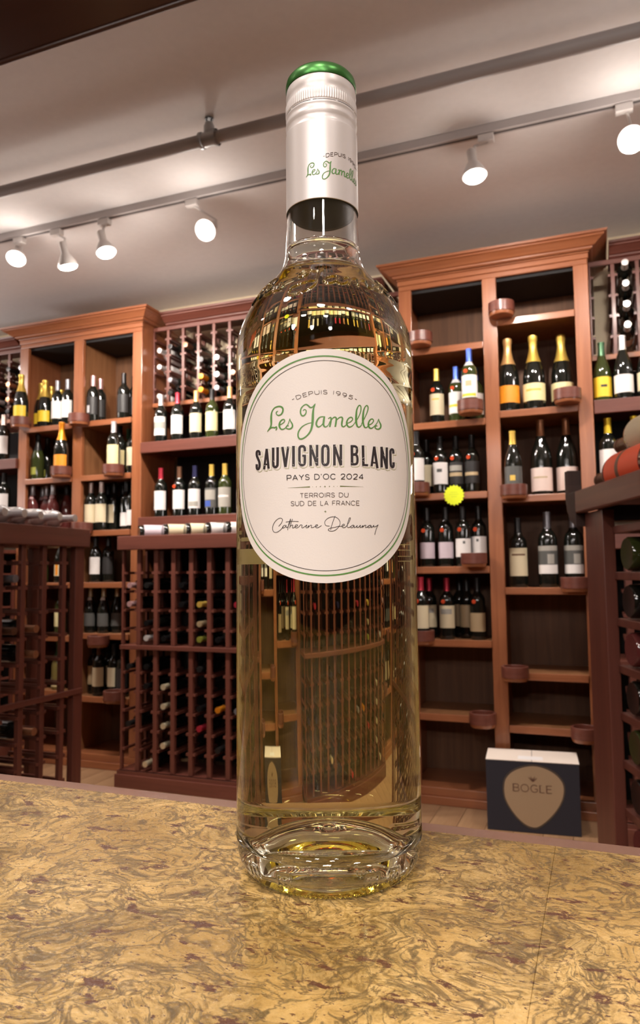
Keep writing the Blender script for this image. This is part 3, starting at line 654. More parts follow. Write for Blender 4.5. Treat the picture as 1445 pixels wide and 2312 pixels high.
# ------------------------------------------------------------------ wine case on the floor
bx = thing('wine_case', 'dark blue and white cardboard wine case with egg-shaped label, on the floor', 'box', W(.862, .262, ZF), R(5))
bw, bd, bh = .385, .20, .297
card = mat('navy_cardboard', (.018, .018, .030), .7); cardw = mat('white_cardboard', (.80, .70, .62), .7); cream_p = mat('tan_cardboard_print', (.40, .285, .175), .7)
MB().box(0, bw, 0, bd, 0, bh-.0015).build('carton', card, bx, .002)
MB().box(-.0005, bw/2-.001, -.0005, bd+.0005, bh-.001, bh+.002).box(bw/2+.001, bw+.0005, -.0005, bd+.0005, bh-.001, bh+.002).build('top_flap', cardw, bx, .0008)
MB().box(bw*.35, bw*.62, bd*.12, bd*.42, bh+.0021, bh+.0026).build('shipping_label', mat('label_white', (.85, .82, .82), .5), bx)

# ------------------------------------------------------------------ stroke lettering
def cat(pts, n=8, closed=False):
    """Catmull-Rom through (x, y, w)"""
    P = [np.array(p, float) for p in pts]
    if len(P) < 3: return np.array(P)
    Q = [2*P[0]-P[1]]+P+[2*P[-1]-P[-2]]; out = []
    for i in range(1, len(Q)-2):
        for k in range(n):
            t = k/n; a, b, c, d = Q[i-1], Q[i], Q[i+1], Q[i+2]
            out.append(.5*((2*b)+(-a+c)*t+(2*a-5*b+4*c-d)*t*t+(-a+3*b-3*c+d)*t**3))
    out.append(P[-1]); return np.array(out)
def ribbon(pts, extra=0):
    """(x,y,w) polyline -> quads as 2-D vertices"""
    n = len(pts); xy = pts[:, :2]; w = pts[:, 2]+extra
    tg_ = np.gradient(xy, axis=0) if n > 2 else np.array([xy[1]-xy[0]]*2)
    ln = np.linalg.norm(tg_, axis=1)+1e-9; nr = np.stack([-tg_[:, 1]/ln, tg_[:, 0]/ln], 1)
    e0_ = xy[0]-tg_[0]/ln[0]*extra/2; e1_ = xy[-1]+tg_[-1]/ln[-1]*extra/2
    xy = xy.copy(); xy[0] = e0_; xy[-1] = e1_
    L_ = xy+nr*w[:, None]/2; R_ = xy-nr*w[:, None]/2
    return L_, R_
def corner(pts, w, n=6):
    """straight segments with square joins: subdivided, returned as separate ribbons"""
    out = []
    for a, b in zip(pts, pts[1:]):
        a, b = np.array(a, float), np.array(b, float); d = (b-a)/np.linalg.norm(b-a)*w*.0
        out.append(np.array([[*(a-d+(b-a+2*d)*k/n), w] for k in range(n+1)]))
    return out
BRAND = [
 [(70,570,4),(85,548,9),(103,520,12),(112,490,14),(112,440,18),(113,390,16),(122,345,10),(145,308,9),(180,290,12),(215,288,14),(240,305,16),(243,340,15),(225,375,12),(195,388,10),(172,375,8),(170,352,8),(188,340,5)],
 [(85,550,8),(105,530,12),(130,524,12),(152,526,11),(172,514,8)], [(172,514,9),(174,535,11),(163,555,5)],
 [(205,497,7),(240,478,7),(262,455,8),(258,435,9),(235,437,10),(212,462,13),(203,500,17),(215,535,14),(240,545,10),(270,530,7),(300,490,6),(322,425,4)],
 [(322,425,4),(328,450,8),(348,485,13),(350,515,14),(330,537,12),(300,540,10),(278,525,8),(290,505,8),(308,505,6)],
 [(470,335,5),(485,322,7),(503,332,9),(502,362,10),(480,390,11),(455,388,13),(441,355,13),(448,310,11),(475,278,9),(505,265,10),(530,280,13),(550,298,13),(575,295,9),(600,265,6),(610,258,3)],
 [(604,268,6),(588,310,14),(581,370,22),(578,440,24),(572,500,22),(555,560,17),(520,610,13),(475,645,13),(435,652,14),(415,625,14),(418,575,12),(450,525,10),(490,495,7),(540,475,5),(575,470,4)],
 [(715,410,8),(690,403,8),(655,412,11),(628,445,15),(618,485,17),(632,513,15),(655,515,10),(680,495,7),(705,455,6)],
 [(710,400,13),(702,450,20),(700,495,18),(720,518,11),(750,500,6),(772,455,5)],
 [(752,425,5),(780,410,10),(784,440,16),(777,480,17),(770,517,15)], [(778,455,6),(805,418,9),(830,408,12),(843,425,15),(839,470,17),(832,515,15)],
 [(838,455,6),(870,418,9),(900,408,12),(913,425,15),(906,470,17),(907,505,14),(928,515,10),(958,490,6)],
 [(960,480,7),(1000,462,7),(1025,435,9),(1018,412,9),(995,412,10),(968,440,13),(960,480,17),(975,512,14),(1000,518,10),(1030,500,7),(1052,470,5)],
 [(1045,480,5),(1085,420,6),(1115,350,8),(1120,295,9),(1108,275,9),(1090,285,9),(1072,330,14),(1066,400,20),(1066,460,20),(1080,510,14),(1105,518,9),(1130,490,6)],
 [(1125,485,5),(1160,420,6),(1190,350,8),(1200,300,9),(1188,277,9),(1168,290,9),(1150,335,14),(1143,400,20),(1143,465,19),(1158,515,13),(1180,525,9),(1208,500,6)],
 [(1203,497,7),(1240,480,7),(1260,452,8),(1252,430,9),(1230,432,10),(1208,462,13),(1203,500,16),(1218,528,13),(1240,532,9),(1270,510,6),(1300,472,5),(1318,428,4)],
 [(1318,428,4),(1325,455,8),(1341,490,13),(1341,520,14),(1322,541,12),(1295,540,9),(1278,522,8),(1290,505,8),(1304,508,5)]]
SIGN = [
 [(152,300),(185,260),(195,220),(170,205),(130,225),(95,270),(80,325),(95,365),(130,370),(170,345),(205,305)], [(235,290),(215,290),(200,305),(195,320),(210,320),(235,300),(240,290),(238,312),(255,310),(270,285),(288,240),(290,212)],
 [(290,212),(270,270),(255,345)], [(312,215),(290,280),(278,325)], [(283,305),(303,287),(317,290),(312,318),(330,316),(345,305),(370,294),(368,282),(350,285),(342,305),(357,320),(385,308),(405,285),(425,289),(418,310),(430,318),(460,300),(480,285),(468,312),(485,316),(500,290),(495,318)],
 [(495,316),(518,291),(535,290),(530,314),(550,314),(575,303),(605,292),(598,281),(582,288),(580,308),(600,318),(630,305),(650,290)], [(235,250),(300,243),(383,245)], [(480,258),(483,261)],
 [(808,180),(785,240),(765,300),(755,345)], [(745,298),(700,290),(688,250),(720,210),(780,190),(835,205),(865,250),(855,300),(810,345),(760,358),(728,345),(745,325),(800,313),(850,302),(885,300),(915,289),(912,276),(893,283),(890,306),(910,317),(940,298),(972,245),(986,205),(972,208),(955,260),(950,305),(968,315),(990,300)],
 [(1030,288),(1005,290),(990,310),(1003,318),(1030,295),(1028,315),(1050,308),(1066,290),(1060,312),(1078,312),(1102,288),(1098,313),(1115,310),(1130,290),(1125,318)],
 [(1125,316),(1150,290),(1165,291),(1160,314),(1180,310),(1200,293),(1225,288)], [(1225,288),(1200,292),(1190,310),(1203,318),(1228,295),(1226,315),(1242,308),(1258,288),(1257,306),(1278,303),(1310,283)], [(1308,284),(1287,330),(1268,398)]]
def ell(pts): return cat([(x, y, 0) for x, y in pts], 5)
W26 = [  # (polyline points, width, smooth)
 ([(110,158),(109,128),(97,118),(85,127),(85,160),(97,192),(108,222),(110,262),(98,287),(85,278),(84,240)], 22, 1),
 ([(152,289),(176,97)], 21, 0), ([(176,97),(194,282)], 22, 0), ([(160,243),(190,241)], 16, 0),
 ([(236,86),(237,235),(243,260),(257,268),(271,258),(277,232),(278,82)], 24, 1),
 ([(322,79),(350,266)], 24, 0), ([(376,76),(350,266)], 22, 0), ([(425,70),(425,262)], 26, 0),
 ([(530,120),(529,92),(519,76),(505,73),(490,77),(481,92),(480,130),(480,200),(484,235),(495,248),(512,248),(526,236),(530,205),(530,163)], 24, 1), ([(506,162),(541,161)], 20, 0),
 ([(584,61),(584,256)], 24, 0), ([(582,64),(645,254)], 24, 0), ([(644,60),(644,254)], 24, 0),
 ([(721,68),(706,73),(696,90),(694,120),(694,195),(697,228),(708,244),(721,247),(735,243),(746,226),(748,195),(748,120),(746,90),(736,73),(721,68)], 25, 1),
 ([(805,57),(805,252)], 24, 0), ([(803,61),(865,251)], 24, 0), ([(865,57),(865,250)], 24, 0),
 ([(967,62),(969,252)], 25, 0), ([(962,74),(995,74),(1010,84),(1015,105),(1013,130),(1000,146),(968,150)], 22, 1), ([(968,152),(1003,154),(1016,170),(1019,200),(1015,228),(1000,240),(963,241)], 22, 1),
 ([(1070,65),(1074,257)], 24, 0), ([(1064,247),(1118,250)], 20, 0),
 ([(1150,260),(1174,76)], 21, 0), ([(1174,76),(1204,278)], 23, 0), ([(1160,225),(1196,229)], 16, 0),
 ([(1243,78),(1243,270)], 23, 0), ([(1241,82),(1291,284)], 23, 0), ([(1291,84),(1291,284)], 22, 0),
 ([(1352,142),(1350,112),(1338,102),(1326,116),(1325,160),(1327,228),(1333,258),(1345,268),(1354,255),(1354,222)], 22, 1)]
# small wide sans letters: unit box, y up
GLY = {
 'D': (.95, [[(0,0),(0,1)], 's', [(0,1),(.45,1),(.8,.85),(.95,.5),(.8,.15),(.45,0),(0,0)]]),
 'E': (.75, [[(0,0),(0,1)], [(0,1),(.75,1)], [(0,.52),(.66,.52)], [(0,0),(.75,0)]]),
 'P': (.8, [[(0,0),(0,1)], 's', [(0,1),(.5,1),(.75,.92),(.82,.72),(.75,.5),(.5,.42),(0,.42)]]),
 'U': (.9, ['s', [(0,1),(0,.4),(.12,.1),(.45,0),(.78,.1),(.9,.4),(.9,1)]]),
 'I': (.05, [[(.02,0),(.02,1)]]), '1': (.25, [[(.12,0),(.12,1)]]),
 'S': (.75, ['s', [(.72,.8),(.6,.95),(.35,1),(.1,.92),(.03,.75),(.15,.58),(.4,.5),(.65,.42),(.76,.25),(.66,.07),(.38,0),(.12,.05),(0,.2)]]),
 '9': (.85, ['s', [(.8,.68),(.7,.92),(.4,1),(.1,.92),(0,.68),(.12,.45),(.4,.38),(.7,.45),(.82,.7),(.8,.4),(.65,.12),(.3,0)]]),
 '5': (.8, [[(.72,1),(.12,1)], [(.12,1),(.06,.55)], 's', [(.06,.55),(.35,.64),(.65,.58),(.78,.34),(.66,.08),(.35,0),(.02,.1)]]),
 'A': (.95, [[(0,0),(.47,1)], [(.47,1),(.95,0)], [(.17,.33),(.78,.33)]]), 'Y': (.9, [[(0,1),(.45,.48)], [(.9,1),(.45,.48)], [(.45,.48),(.45,0)]]),
 "'": (.1, [[(.05,1.05),(.03,.8)]]), 'O': (1.1, ['s', [(.55,0),(.2,.1),(0,.5),(.2,.9),(.55,1),(.9,.9),(1.1,.5),(.9,.1),(.55,0)]]),
 'C': (1.0, ['s', [(.95,.8),(.8,.95),(.55,1),(.2,.9),(0,.5),(.2,.1),(.55,0),(.8,.05),(.95,.2)]]),
 '2': (.8, ['s', [(.03,.75),(.12,.95),(.4,1),(.7,.93),(.77,.7),(.6,.45),(.25,.2),(.02,0)], [(.02,0),(.8,0)]]),
 '0': (1.0, ['s', [(.5,0),(.18,.1),(0,.5),(.18,.9),(.5,1),(.82,.9),(1,.5),(.82,.1),(.5,0)]]),
 '4': (.85, [[(.62,0),(.62,1)], [(.62,1),(0,.28)], [(0,.28),(.85,.28)]]), 'T': (.8, [[(0,1),(.8,1)], [(.4,1),(.4,0)]]),
 'R': (.82, [[(0,0),(0,1)], 's', [(0,1),(.5,1),(.75,.92),(.82,.72),(.75,.5),(.5,.44),(0,.44)], [(.45,.44),(.85,0)]]),
 'N': (.9, [[(0,0),(0,1)], [(0,1),(.9,0)], [(.9,0),(.9,1)]]), 'L': (.65, [[(0,0),(0,1)], [(0,0),(.65,0)]]), 'F': (.7, [[(0,0),(0,1)], [(0,1),(.7,1)], [(0,.5),(.6,.5)]]), '-': (.45, [[(0,.5),(.45,.5)]]),
 'B': (.8, [[(0,0),(0,1)], 's', [(0,1),(.5,1),(.72,.9),(.72,.62),(.5,.53),(0,.53)], 's', [(0,.53),(.55,.5),(.8,.35),(.78,.12),(.5,0),(0,0)]]),
 'G': (1.0, ['s', [(.92,.82),(.78,.95),(.52,1),(.2,.9),(0,.5),(.2,.1),(.52,0),(.8,.06),(.93,.2),(.95,.45)], [(.6,.45),(1.0,.45)]])}
def glyphs(text, h, track=.32, wx=1.0, space=.75):
    """list of (x, strokes) with strokes as arrays of (x, y); total width"""
    x = 0; out = []
    for ch in text:
        if ch == ' ': x += space*h; continue
        w_, st = GLY[ch]; sm = False; q = []
        for s_ in st:
            if s_ == 's': sm = True; continue
            p = cat([(a, b, 0) for a, b in s_], 5)[:, :2] if sm else np.array([np.array(s_[0])+(np.array(s_[1])-np.array(s_[0]))*k/4 for k in range(5)])
            q.append(p*np.array([h*wx, h])); sm = False
        out.append((x, w_*h*wx, q)); x += w_*h*wx+track*h
    return out, x-track*h
class Print:
    """flat ink on a surface: map(x, y, lift) -> 3-D point"""
    def __init__(s, fn): s.fn = fn; s.mb = MB()
    def strip(s, pts, lift, extra=0):
        L_, R_ = ribbon(np.array(pts, float), extra); o = len(s.mb.v)
        for a, b in zip(L_, R_): s.mb.v += [s.fn(*a, lift), s.fn(*b, lift)]
        s.mb.f += [(o+2*i, o+2*i+1, o+2*i+3, o+2*i+2) for i in range(len(L_)-1)]
        # round ends
    def dot(s, x, y, r, lift, n=10):
        o = len(s.mb.v); s.mb.v += [s.fn(x+r*math.cos(2*PI*i/n), y+r*math.sin(2*PI*i/n), lift) for i in range(n)]; s.mb.f.append(tuple(range(o, o+n)))
    def poly(s, pts, lift):
        o = len(s.mb.v); s.mb.v += [s.fn(x, y, lift) for x, y in pts]; s.mb.f.append(tuple(range(o, o+len(pts))))
    def build(s, name, m, parent): return s.mb.build(name, m, parent)

# BOGLE lettering and the egg shape on the case (local x right, z up, y towards the cabinet)
boxmap = lambda x, y, l: (x, -.0004-l, y)
pr = Print(boxmap); cx_, cz_ = bw*.5, bh*.5
egg = [(-.5,.22),(-.47,.5),(-.36,.74),(-.18,.9),(.02,.97),(.22,.9),(.38,.74),(.485,.5),(.5,.22),(.45,-.1),(.34,-.42),(.2,-.7),(.07,-.88),(-.02,-.92),(-.14,-.86),(-.28,-.66),(-.4,-.38),(-.48,-.08),(-.5,.22)]
ep = cat([(a*.245+cx_+.004, b*.135+cz_-.0, 0) for a, b in egg], 4)[:-1, :2]
pr.poly([tuple(p) for p in ep[::-1]], .0004); pr.build('egg_label', cream_p, bx)
pr = Print(boxmap); pr.strip(np.array([[cx_+.004+(p[0]-cx_-.004)*1.035, cz_+(p[1]-cz_)*1.04, .0012] for p in np.vstack([ep, ep[:1]])]), .0002); pr.build('label_outline', mat('gold_ink', (.25, .16, .06), .6), bx)
pr = Print(boxmap); gl, tw = glyphs('BOGLE', .030, .30, .95)
for (gx, gw, st), ch in zip(gl, 'BOGLE'):
    for p in st:
        wts = .0052 if abs(p[0][0]-p[-1][0]) < 1e-6 and len(p) == 5 else .0034
        pr.strip(np.array([[cx_-tw/2+gx+a, cz_+.022+b, wts] for a, b in p]), .0008)
    for yy in (0, .030) if ch in 'BLE' else (): pr.strip([(cx_-tw/2+gx-.003, cz_+.022+yy, .0018), (cx_-tw/2+gx+.008, cz_+.022+yy, .0018)], .0008)
for dx, dy in ((-.018, .018), (-.009, .021), (0, .015), (.009, .021), (.018, .016)):
    pr.strip([(cx_+.002, cz_+.066, .004), (cx_+.002+dx*.6, cz_+.066+dy*.6, .005), (cx_+.002+dx, cz_+.066+dy, .002)], .0008)
pr.build('label_lettering', mat('brown_ink', (.16, .085, .055), .6), bx)

# ------------------------------------------------------------------ bar
SEAMU = None
bar = thing('bar_counter', 'golden granite bar top with reddish wooden edge, under the wine bottle', 'bar counter', W(0, 3.19, ZF))
# local x = u; y towards the wall. far edge of the trim at y = 0
zc = ZB-ZF
def slab(x0, x1, sk0, sk1):
    mb = MB(); poly = [(x0, -.0165), (x0+sk0, -1.1), (x1+sk1, -1.1), (x1, -.0165)]
    return mb.prism(poly, zc-.03, zc, 'z').build('granite_slab', granite_m, bar, .00015)
slab(-1.6, 1.33886, 0, 0); slab(1.33892, 4.0, 0, 0)
MB().prism([(-.0163, zc-.034), (-.0163, zc-.0004), (-.004, zc-.0008), (-.0005, zc-.003), (.0, zc-.008), (.0, zc-.034)], -1.6, 4.0, 'x').build('edge_trim', purple_trim, bar, .0006)
MB().box(-1.55, 3.95, -1.05, -.04, .0, zc-.0345).build('bar_cabinet', mahog_x, bar)

# ------------------------------------------------------------------ ceiling: header, pipe, track lights
hd = thing('wooden_header', 'dark glossy wooden header beam across the top left corner', 'beam', W(0, 2.42, 2.30))
MB().prism([(0, 0), (.0, .012), (-.006, .02), (-.006, .035), (0, .04), (0, .62), (-.5, .62), (-.5, 0)], -1.9, .9, 'x').build('beam', dark_x, hd, .002)
MB().tube((-1.9, .002, .0), (.9, .002, .0), .006, 10).build('bead_moulding', dark_x, hd, 0, True)
pp = thing('sprinkler_pipe', 'grey sprinkler pipe running along the ceiling', 'pipe', W(0, 1.24, 2.845))
grey_m = mat('painted_pipe', (.40, .375, .375), .5)
MB().tube((-4.5, 0, 0), (4.5, 0, 0), .0235, 20).build('pipe', grey_m, pp, 0, True)
us = at(472, 312, 1.24)[0]
MB().lathe([(.031, -.036), (.031, -.026), (.027, -.024), (.027, .024), (.031, .026), (.031, .036)], 20, (0, 0, 0), 'x').build('tee_fitting', mat('galvanised_fitting', (.42, .43, .44), .35, .6), pp, 0, True).location = (us, 0, 0)
MB().lathe([(.02, 0), (.02, .034), (.016, .036), (.016, .045), (0, .045)], 16, (0, 0, .018)).build('tee_neck', mat('galvanised_fitting', (.4,)*3), pp, 0, True).location = (us, 0, -.0)
sp = MB().lathe([(.012, 0), (.014, .004), (.014, .012), (.006, .014), (.006, .02), (0, .02)], 16).build('sprinkler_head', mat('sprinkler_black', (.03, .028, .032), .4, .3), pp, 0, True); sp.location = (us, 0, .0)
sp.location = (us, -.0, .063-.02)
MB().tube((-.012, 0, .010), (-.010, 0, .034), .0025, 8).tube((.012, 0, .010), (.010, 0, .034), .0025, 8).lathe([(0, .034), (.016, .034), (.017, .038), (0, .038)], 16).build('deflector', mat('sprinkler_black', (.03,)*3), sp, 0, True)
for i, x in enumerate((-3.6, 3.4)):
    MB().box(-.006, .006, -.028, .028, -.005, .0845).build('pipe_hanger', grey_m, pp).location = (x, 0, 0)

tr = thing('light_track', 'white ceiling track carrying the spotlights', 'light track', W(0, .79, ZC))
white_m = mat('white_enamel', (.62, .58, .56), .4)
MB().box(-4.2, 4.2, -.018, .018, -.034, -.0005).build('track_rail', mat('track_enamel', (.50, .46, .45), .45), tr, .002)
MB().box(-4.2, 4.2, -.006, .006, -.0355, -.0345).build('track_slot', mat('track_slot', (.10, .09, .09), .6), tr)
bulb_m = mat('glowing_lens', (1, .95, .88), .4, emit=(1, .93, .84), est=14)
SPOTS = [((44, 548), (36, 584), 20, -.1), ((128, 542), (154, 602), 6, .05), ((236, 512), (240, 570), 10, .0), ((434, 468), (463, 520), 38, .0), ((1098, 330), (1072, 398), 4, -.02), ((1410, 268), (1426, 315), 38, .1),
         ((-330, 600), (-330, 650), 15, 0), ((1900, 140), (1900, 200), 15, 0), ((-900, 600), (-900, 650), 15, 0)]
names = ['leftmost of the spotlights on the ceiling track', 'second spotlight from the left', 'third spotlight from the left, smallest in view', 'fourth spotlight from the left, nearest the bottle neck on its left', 'spotlight right of the bottle neck, seen from the side', 'spotlight at the right edge of the photo',
         'spotlight past the left edge', 'spotlight past the right edge', 'spotlight farthest past the left edge']
for (mx, my), (bx_, by_), sw, sd in [s for s in SPOTS]:
    i = SPOTS.index(((mx, my), (bx_, by_), sw, sd))
    um = at(mx, my, .79)[0] if i < 6 else [-2.9, 2.7, -3.8][i-6]
    ub, zb = at(bx_, by_, .79) if i < 6 else (um, 2.74)
    # bulb face direction: toward the wall (local +y) by sw degrees, sideways by sd
    t = thing('track_spotlight', 'white glowing '+names[i], 'spotlight', W(um, .79, ZC-.0355), group='spotlights on the ceiling track')
    MB().box(-.03, .03, -.016, .016, -.03, -.0006).build('track_adapter', white_m, t, .003)
    L = Vector((ub-um, 0, zb-(ZC-.0355)))      # lens centre in local coords
    aim = {20: Vector((.3, -.55, -1)), 6: Vector((.12, .25, -1)), 10: Vector((.35, -.05, -1)), 38: Vector((.1, -1.3, -1)), 4: Vector((.12, -.12, -1)), 15: Vector((0, .5, -1))}[sw].normalized()
    q = aim.to_track_quat('-Z', 'Y')
    hb = MB().lathe([(0, .118), (.016, .118), (.018, .112), (.018, .066), (.024, .056), (.040, .026), (.0475, .008), (.0475, .0), (.0435, .0)], 28).build('lamp_housing', white_m, t, 0, True)
    hb.location = L; hb.rotation_euler = q.to_euler()
    MB().lathe([(.0435, .001), (.040, -.007), (.028, -.012), (0, -.014)], 28).build('lens', bulb_m, hb, 0, True)
    top = L - aim*.112
    j = Vector((0, 0, -.03)); side = Vector((.024, 0, 0))
    MB().tube(j+side*.4, Vector((top.x+.014, top.y, top.z+.02)), .005, 8).tube(Vector((top.x+.014, top.y, top.z+.022)), Vector((top.x+.014, top.y, top.z-.02)), .006, 8).build('swivel_arm', white_m, t, 0, True)
    Lw = W(um, .79, ZC-.0355) + DU*L.x - NV*0 + Vector((0, 0, L.z))
    aw = DU*aim.x - NV*aim.y + Vector((0, 0, aim.z))
    wallaim = W(ub+aim.x*1.0, -.1, 1.75)
    lamp('spotlight_beam', 'SPOT', Lw+aw*.02, wallaim, 70, .045, spot=R(155), blend=1.0)
    lamp('spotlight_glow', 'POINT', Lw+aw*.05, Lw, 2.6, .04)

# ------------------------------------------------------------------ the wine bottle
BX, BY = .0024, .31                       # in the camera's heading
wb = thing('wine_bottle', 'clear glass bottle of pale yellow white wine with white oval label, standing on the bar', 'wine bottle', HD @ Vector((BX, BY, ZB)), YAW)
def glassmat():
    mt, nt, b = newmat('clear_glass'); b.inputs['Base Color'].default_value = (.975, .99, .965, 1); b.inputs['Roughness'].default_value = 0
    b.inputs['IOR'].default_value = 1.5; b.inputs['Transmission Weight'].default_value = 1
    return mt
def winemat(name, ior):
    mt, nt, b = newmat(name); b.inputs['Base Color'].default_value = (1, 1, 1, 1); b.inputs['Roughness'].default_value = 0
    b.inputs['IOR'].default_value = ior; b.inputs['Transmission Weight'].default_value = 1
    va = nt.nodes.new('ShaderNodeVolumeAbsorption'); va.inputs['Color'].default_value = (.975, .885, .12, 1); va.inputs['Density'].default_value = 11
    nt.links.new(va.outputs[0], nt.nodes['Material Output'].inputs['Volume']); return mt
def dens(P, step):
    out = [np.array(P[0], float)]
    for p in cat([(a, b, 0) for a, b in P], 12)[:, :2][1:]:
        if np.linalg.norm(p-out[-1]) >= step: out.append(p)
    out.append(np.array(P[-1], float)); return np.array(out)
dome = [(0, .0165), (.008, .0158), (.015, .0132), (.021, .0085), (.0255, .0034), (.0275, .0010)]
foot = [(.0275, .0010), (.0295, 0.0002), (.0315, 0), (.0338, .0012), (.0360, .0040), (.0374, .0080), (.0380, .0135)]
body = [(.0380, .0135), (.0380, .05), (.0380, .10), (.0380, .15), (.0380, .195), (.0380, .205)]
shoulder = [(.0380, .205), (.0379, .2135), (.0372, .2200), (.0354, .2255), (.0328, .2310), (.0296, .2363), (.0262, .2405), (.0228, .2445), (.0200, .2482), (.0182, .2512), (.0172, .2540), (.01645, .2580)]
neckp = [(.01645, .2580), (.0159, .2670), (.0154, .2760), (.0150, .29), (.0143, .31), (.0140, .33), (.0136, .336)]
outer = [dens(dome, .0012), dens(foot, .0004), dens(body, .004), dens(shoulder, .00036), dens(neckp, .002)]
O = [outer[0]]
for q in outer[1:]: O.append(q[1:])
O = np.vstack(O)
inner = np.vstack([dens([(.0110, .336), (.0112, .32), (.0135, .29), (.0144, .27), (.0151, .258), (.0160, .2525), (.0180, .2480), (.0208, .2440), (.0242, .2398), (.0280, .2345), (.0314, .2285), (.0338, .2215), (.0349, .2130), (.0352, .2040)], .0012),
                   dens([(.0352, .2040), (.0352, .15), (.0352, .10), (.0352, .05), (.0352, .0210)], .006)[1:], dens([(.0352, .0210), (.0351, .0150), (.0347, .0095), (.0335, .0060), (.0315, .0046), (.0285, .0052), (.0245, .0090), (.0190, .0146), (.0130, .0184), (.0065, .0205), (0, .0211)], .0009)[1:]])
NS = 900
def revolve(P, n, disp=None):
    """numpy revolve; first/last points on the axis are collapsed to near-zero rings"""
    th_ = np.arange(n)/n*2*PI; r = np.maximum(P[:, 0], 1e-5)[:, None]; z = P[:, 1][:, None]
    rr_ = np.repeat(r, n, 1); zz_ = np.repeat(z, n, 1)
    if disp is not None:
        tgt = np.gradient(P, axis=0); ln = np.linalg.norm(tgt, axis=1)+1e-12; nr, nz = tgt[:, 1]/ln, -tgt[:, 0]/ln
        rr_ = rr_+disp*nr[:, None]; zz_ = zz_+disp*nz[:, None]
    V = np.stack([rr_*np.sin(th_), -rr_*np.cos(th_), zz_], -1).reshape(-1, 3); m_ = len(P)
    i = np.arange(m_-1)[:, None]; j = np.arange(n)[None, :]; k = (j+1) % n
    Fq = np.stack([i*n+j, i*n+k, (i+1)*n+k, (i+1)*n+j], -1).reshape(-1, 4); return V, Fq
# embossing on the shoulder and the heel
arc = np.concatenate([[0], np.cumsum(np.linalg.norm(np.diff(O, axis=0), axis=1))])
disp = np.zeros((len(O), NS)); zs = O[:, 1]
r0z = np.argmin(abs(zs-.2352) + (O[:, 0] < .02)*1 + (zs < .2)*1); s0 = arc[r0z]; Rref = O[r0z, 0]
pts = []
sc_ = .0000425*1.50
for st in BRAND:
    c = cat(st, 6)
    for p in c: pts.append(((p[0]-708)*sc_, -(p[1]-470)*sc_*.62, 0))
pts = np.array(pts)
rows = np.where((arc > s0-.019) & (arc < s0+.019))[0]
for rep in range(1):
    th0 = R(11)
    thg = (np.arange(NS)/NS*2*PI-th0+PI) % (2*PI)-PI
    cols = np.where(abs(thg*Rref) < .045)[0]
    X_ = (thg[cols]*Rref)[None, :]; Y_ = (arc[rows]-s0)[:, None]
    best = np.full((len(rows), len(cols)), 9.0)
    for px, py, pw in pts:
        d2 = (np.sqrt((X_-px)**2+(Y_-py)**2)-0)/(.00066); best = np.minimum(best, d2)
    hgt = .00085*np.clip(1-np.clip(best, 0, 1)**2, 0, 1)**1.5
    disp[np.ix_(rows, cols)] += hgt
# heel: small knurls round the bearing ring and short raised marks above them
tha = np.arange(NS)/NS*2*PI
kn = np.clip(np.cos(tha*110), 0, 1)**1.5
for ri in np.where((zs < .0016) & (O[:, 0] > .0318) & (O[:, 0] < .0348))[0]: disp[ri] += .00035*kn
for a0_ in (-.95, -.55, .35, .62, 1.0, 2.2, 2.6, 3.3, 3.8, 4.6):
    for da in (0, .07, .14):
        aa = (tha-a0_-da+PI) % (2*PI)-PI
        for ri in np.where((zs > .0042) & (zs < .0095) & (O[:, 0] > .034))[0]:
            disp[ri] += .00028*np.exp(-(aa*.037/.0006)**2)*np.exp(-((zs[ri]-.0068)/.0022)**4)
            if da == .07: disp[ri] += .0004*(abs(aa) < .07)*np.exp(-((zs[ri]-.0088)/.0006)**2)
Vo, Fo = revolve(O, NS, disp)
NI = 180; FILL = .2472
ru = float(np.interp(FILL, inner[:40, 1][::-1], inner[:40, 0][::-1]))
up_ = np.vstack([inner[inner[:, 1] > FILL], [[ru, FILL]]]); lo_ = inner[(inner[:, 1] < FILL) | (np.arange(len(inner)) > 60)]
Vi, Fi = revolve(up_, NI)
def npmesh(name, V, Fq, m, parent, smooth=True):
    me = bpy.data.meshes.new(name); me.vertices.add(len(V)); me.vertices.foreach_set('co', V.astype(np.float32).ravel())
    me.loops.add(Fq.size); me.loops.foreach_set('vertex_index', Fq.astype(np.int32).ravel()); me.polygons.add(len(Fq))
    me.polygons.foreach_set('loop_start', np.arange(len(Fq), dtype=np.int32)*4); me.update(calc_edges=True); me.materials.append(m)
    if smooth: me.shade_smooth()
    o = bpy.data.objects.new(name, me); COL.objects.link(o); o.parent = parent; return o
# rim quads between the outer top ring and the inner top ring (900 vs 180 -> 5:1 fan as quads)
nO = len(Vo); topo = nO-NS; rim = []
for j in range(NI):
    a = nO+j; b = nO+(j+1) % NI
    for q in range(5):
        o1 = topo+(j*5+q) % NS; o2 = topo+(j*5+q+1) % NS
        if q < 4: rim.append((o1, o2, a, a))
        else: rim.append((o1, o2, b, a))
rimq = [r_ for r_ in rim if len(set(r_)) == 4]; rimt = [r_[:3] for r_ in rim if len(set(r_)) == 3]
V = np.vstack([Vo, Vi]); me = bpy.data.meshes.new('bottle_glass')
faces = np.vstack([Fo, Fi+nO]).tolist()+[list(r_) for r_ in rimq]+[list(r_) for r_ in rimt]
me.from_pydata(V.tolist(), [], faces); me.update(); me.materials.append(glassmat()); me.shade_smooth()
go = bpy.data.objects.new('bottle_glass', me); COL.objects.link(go); go.parent = wb
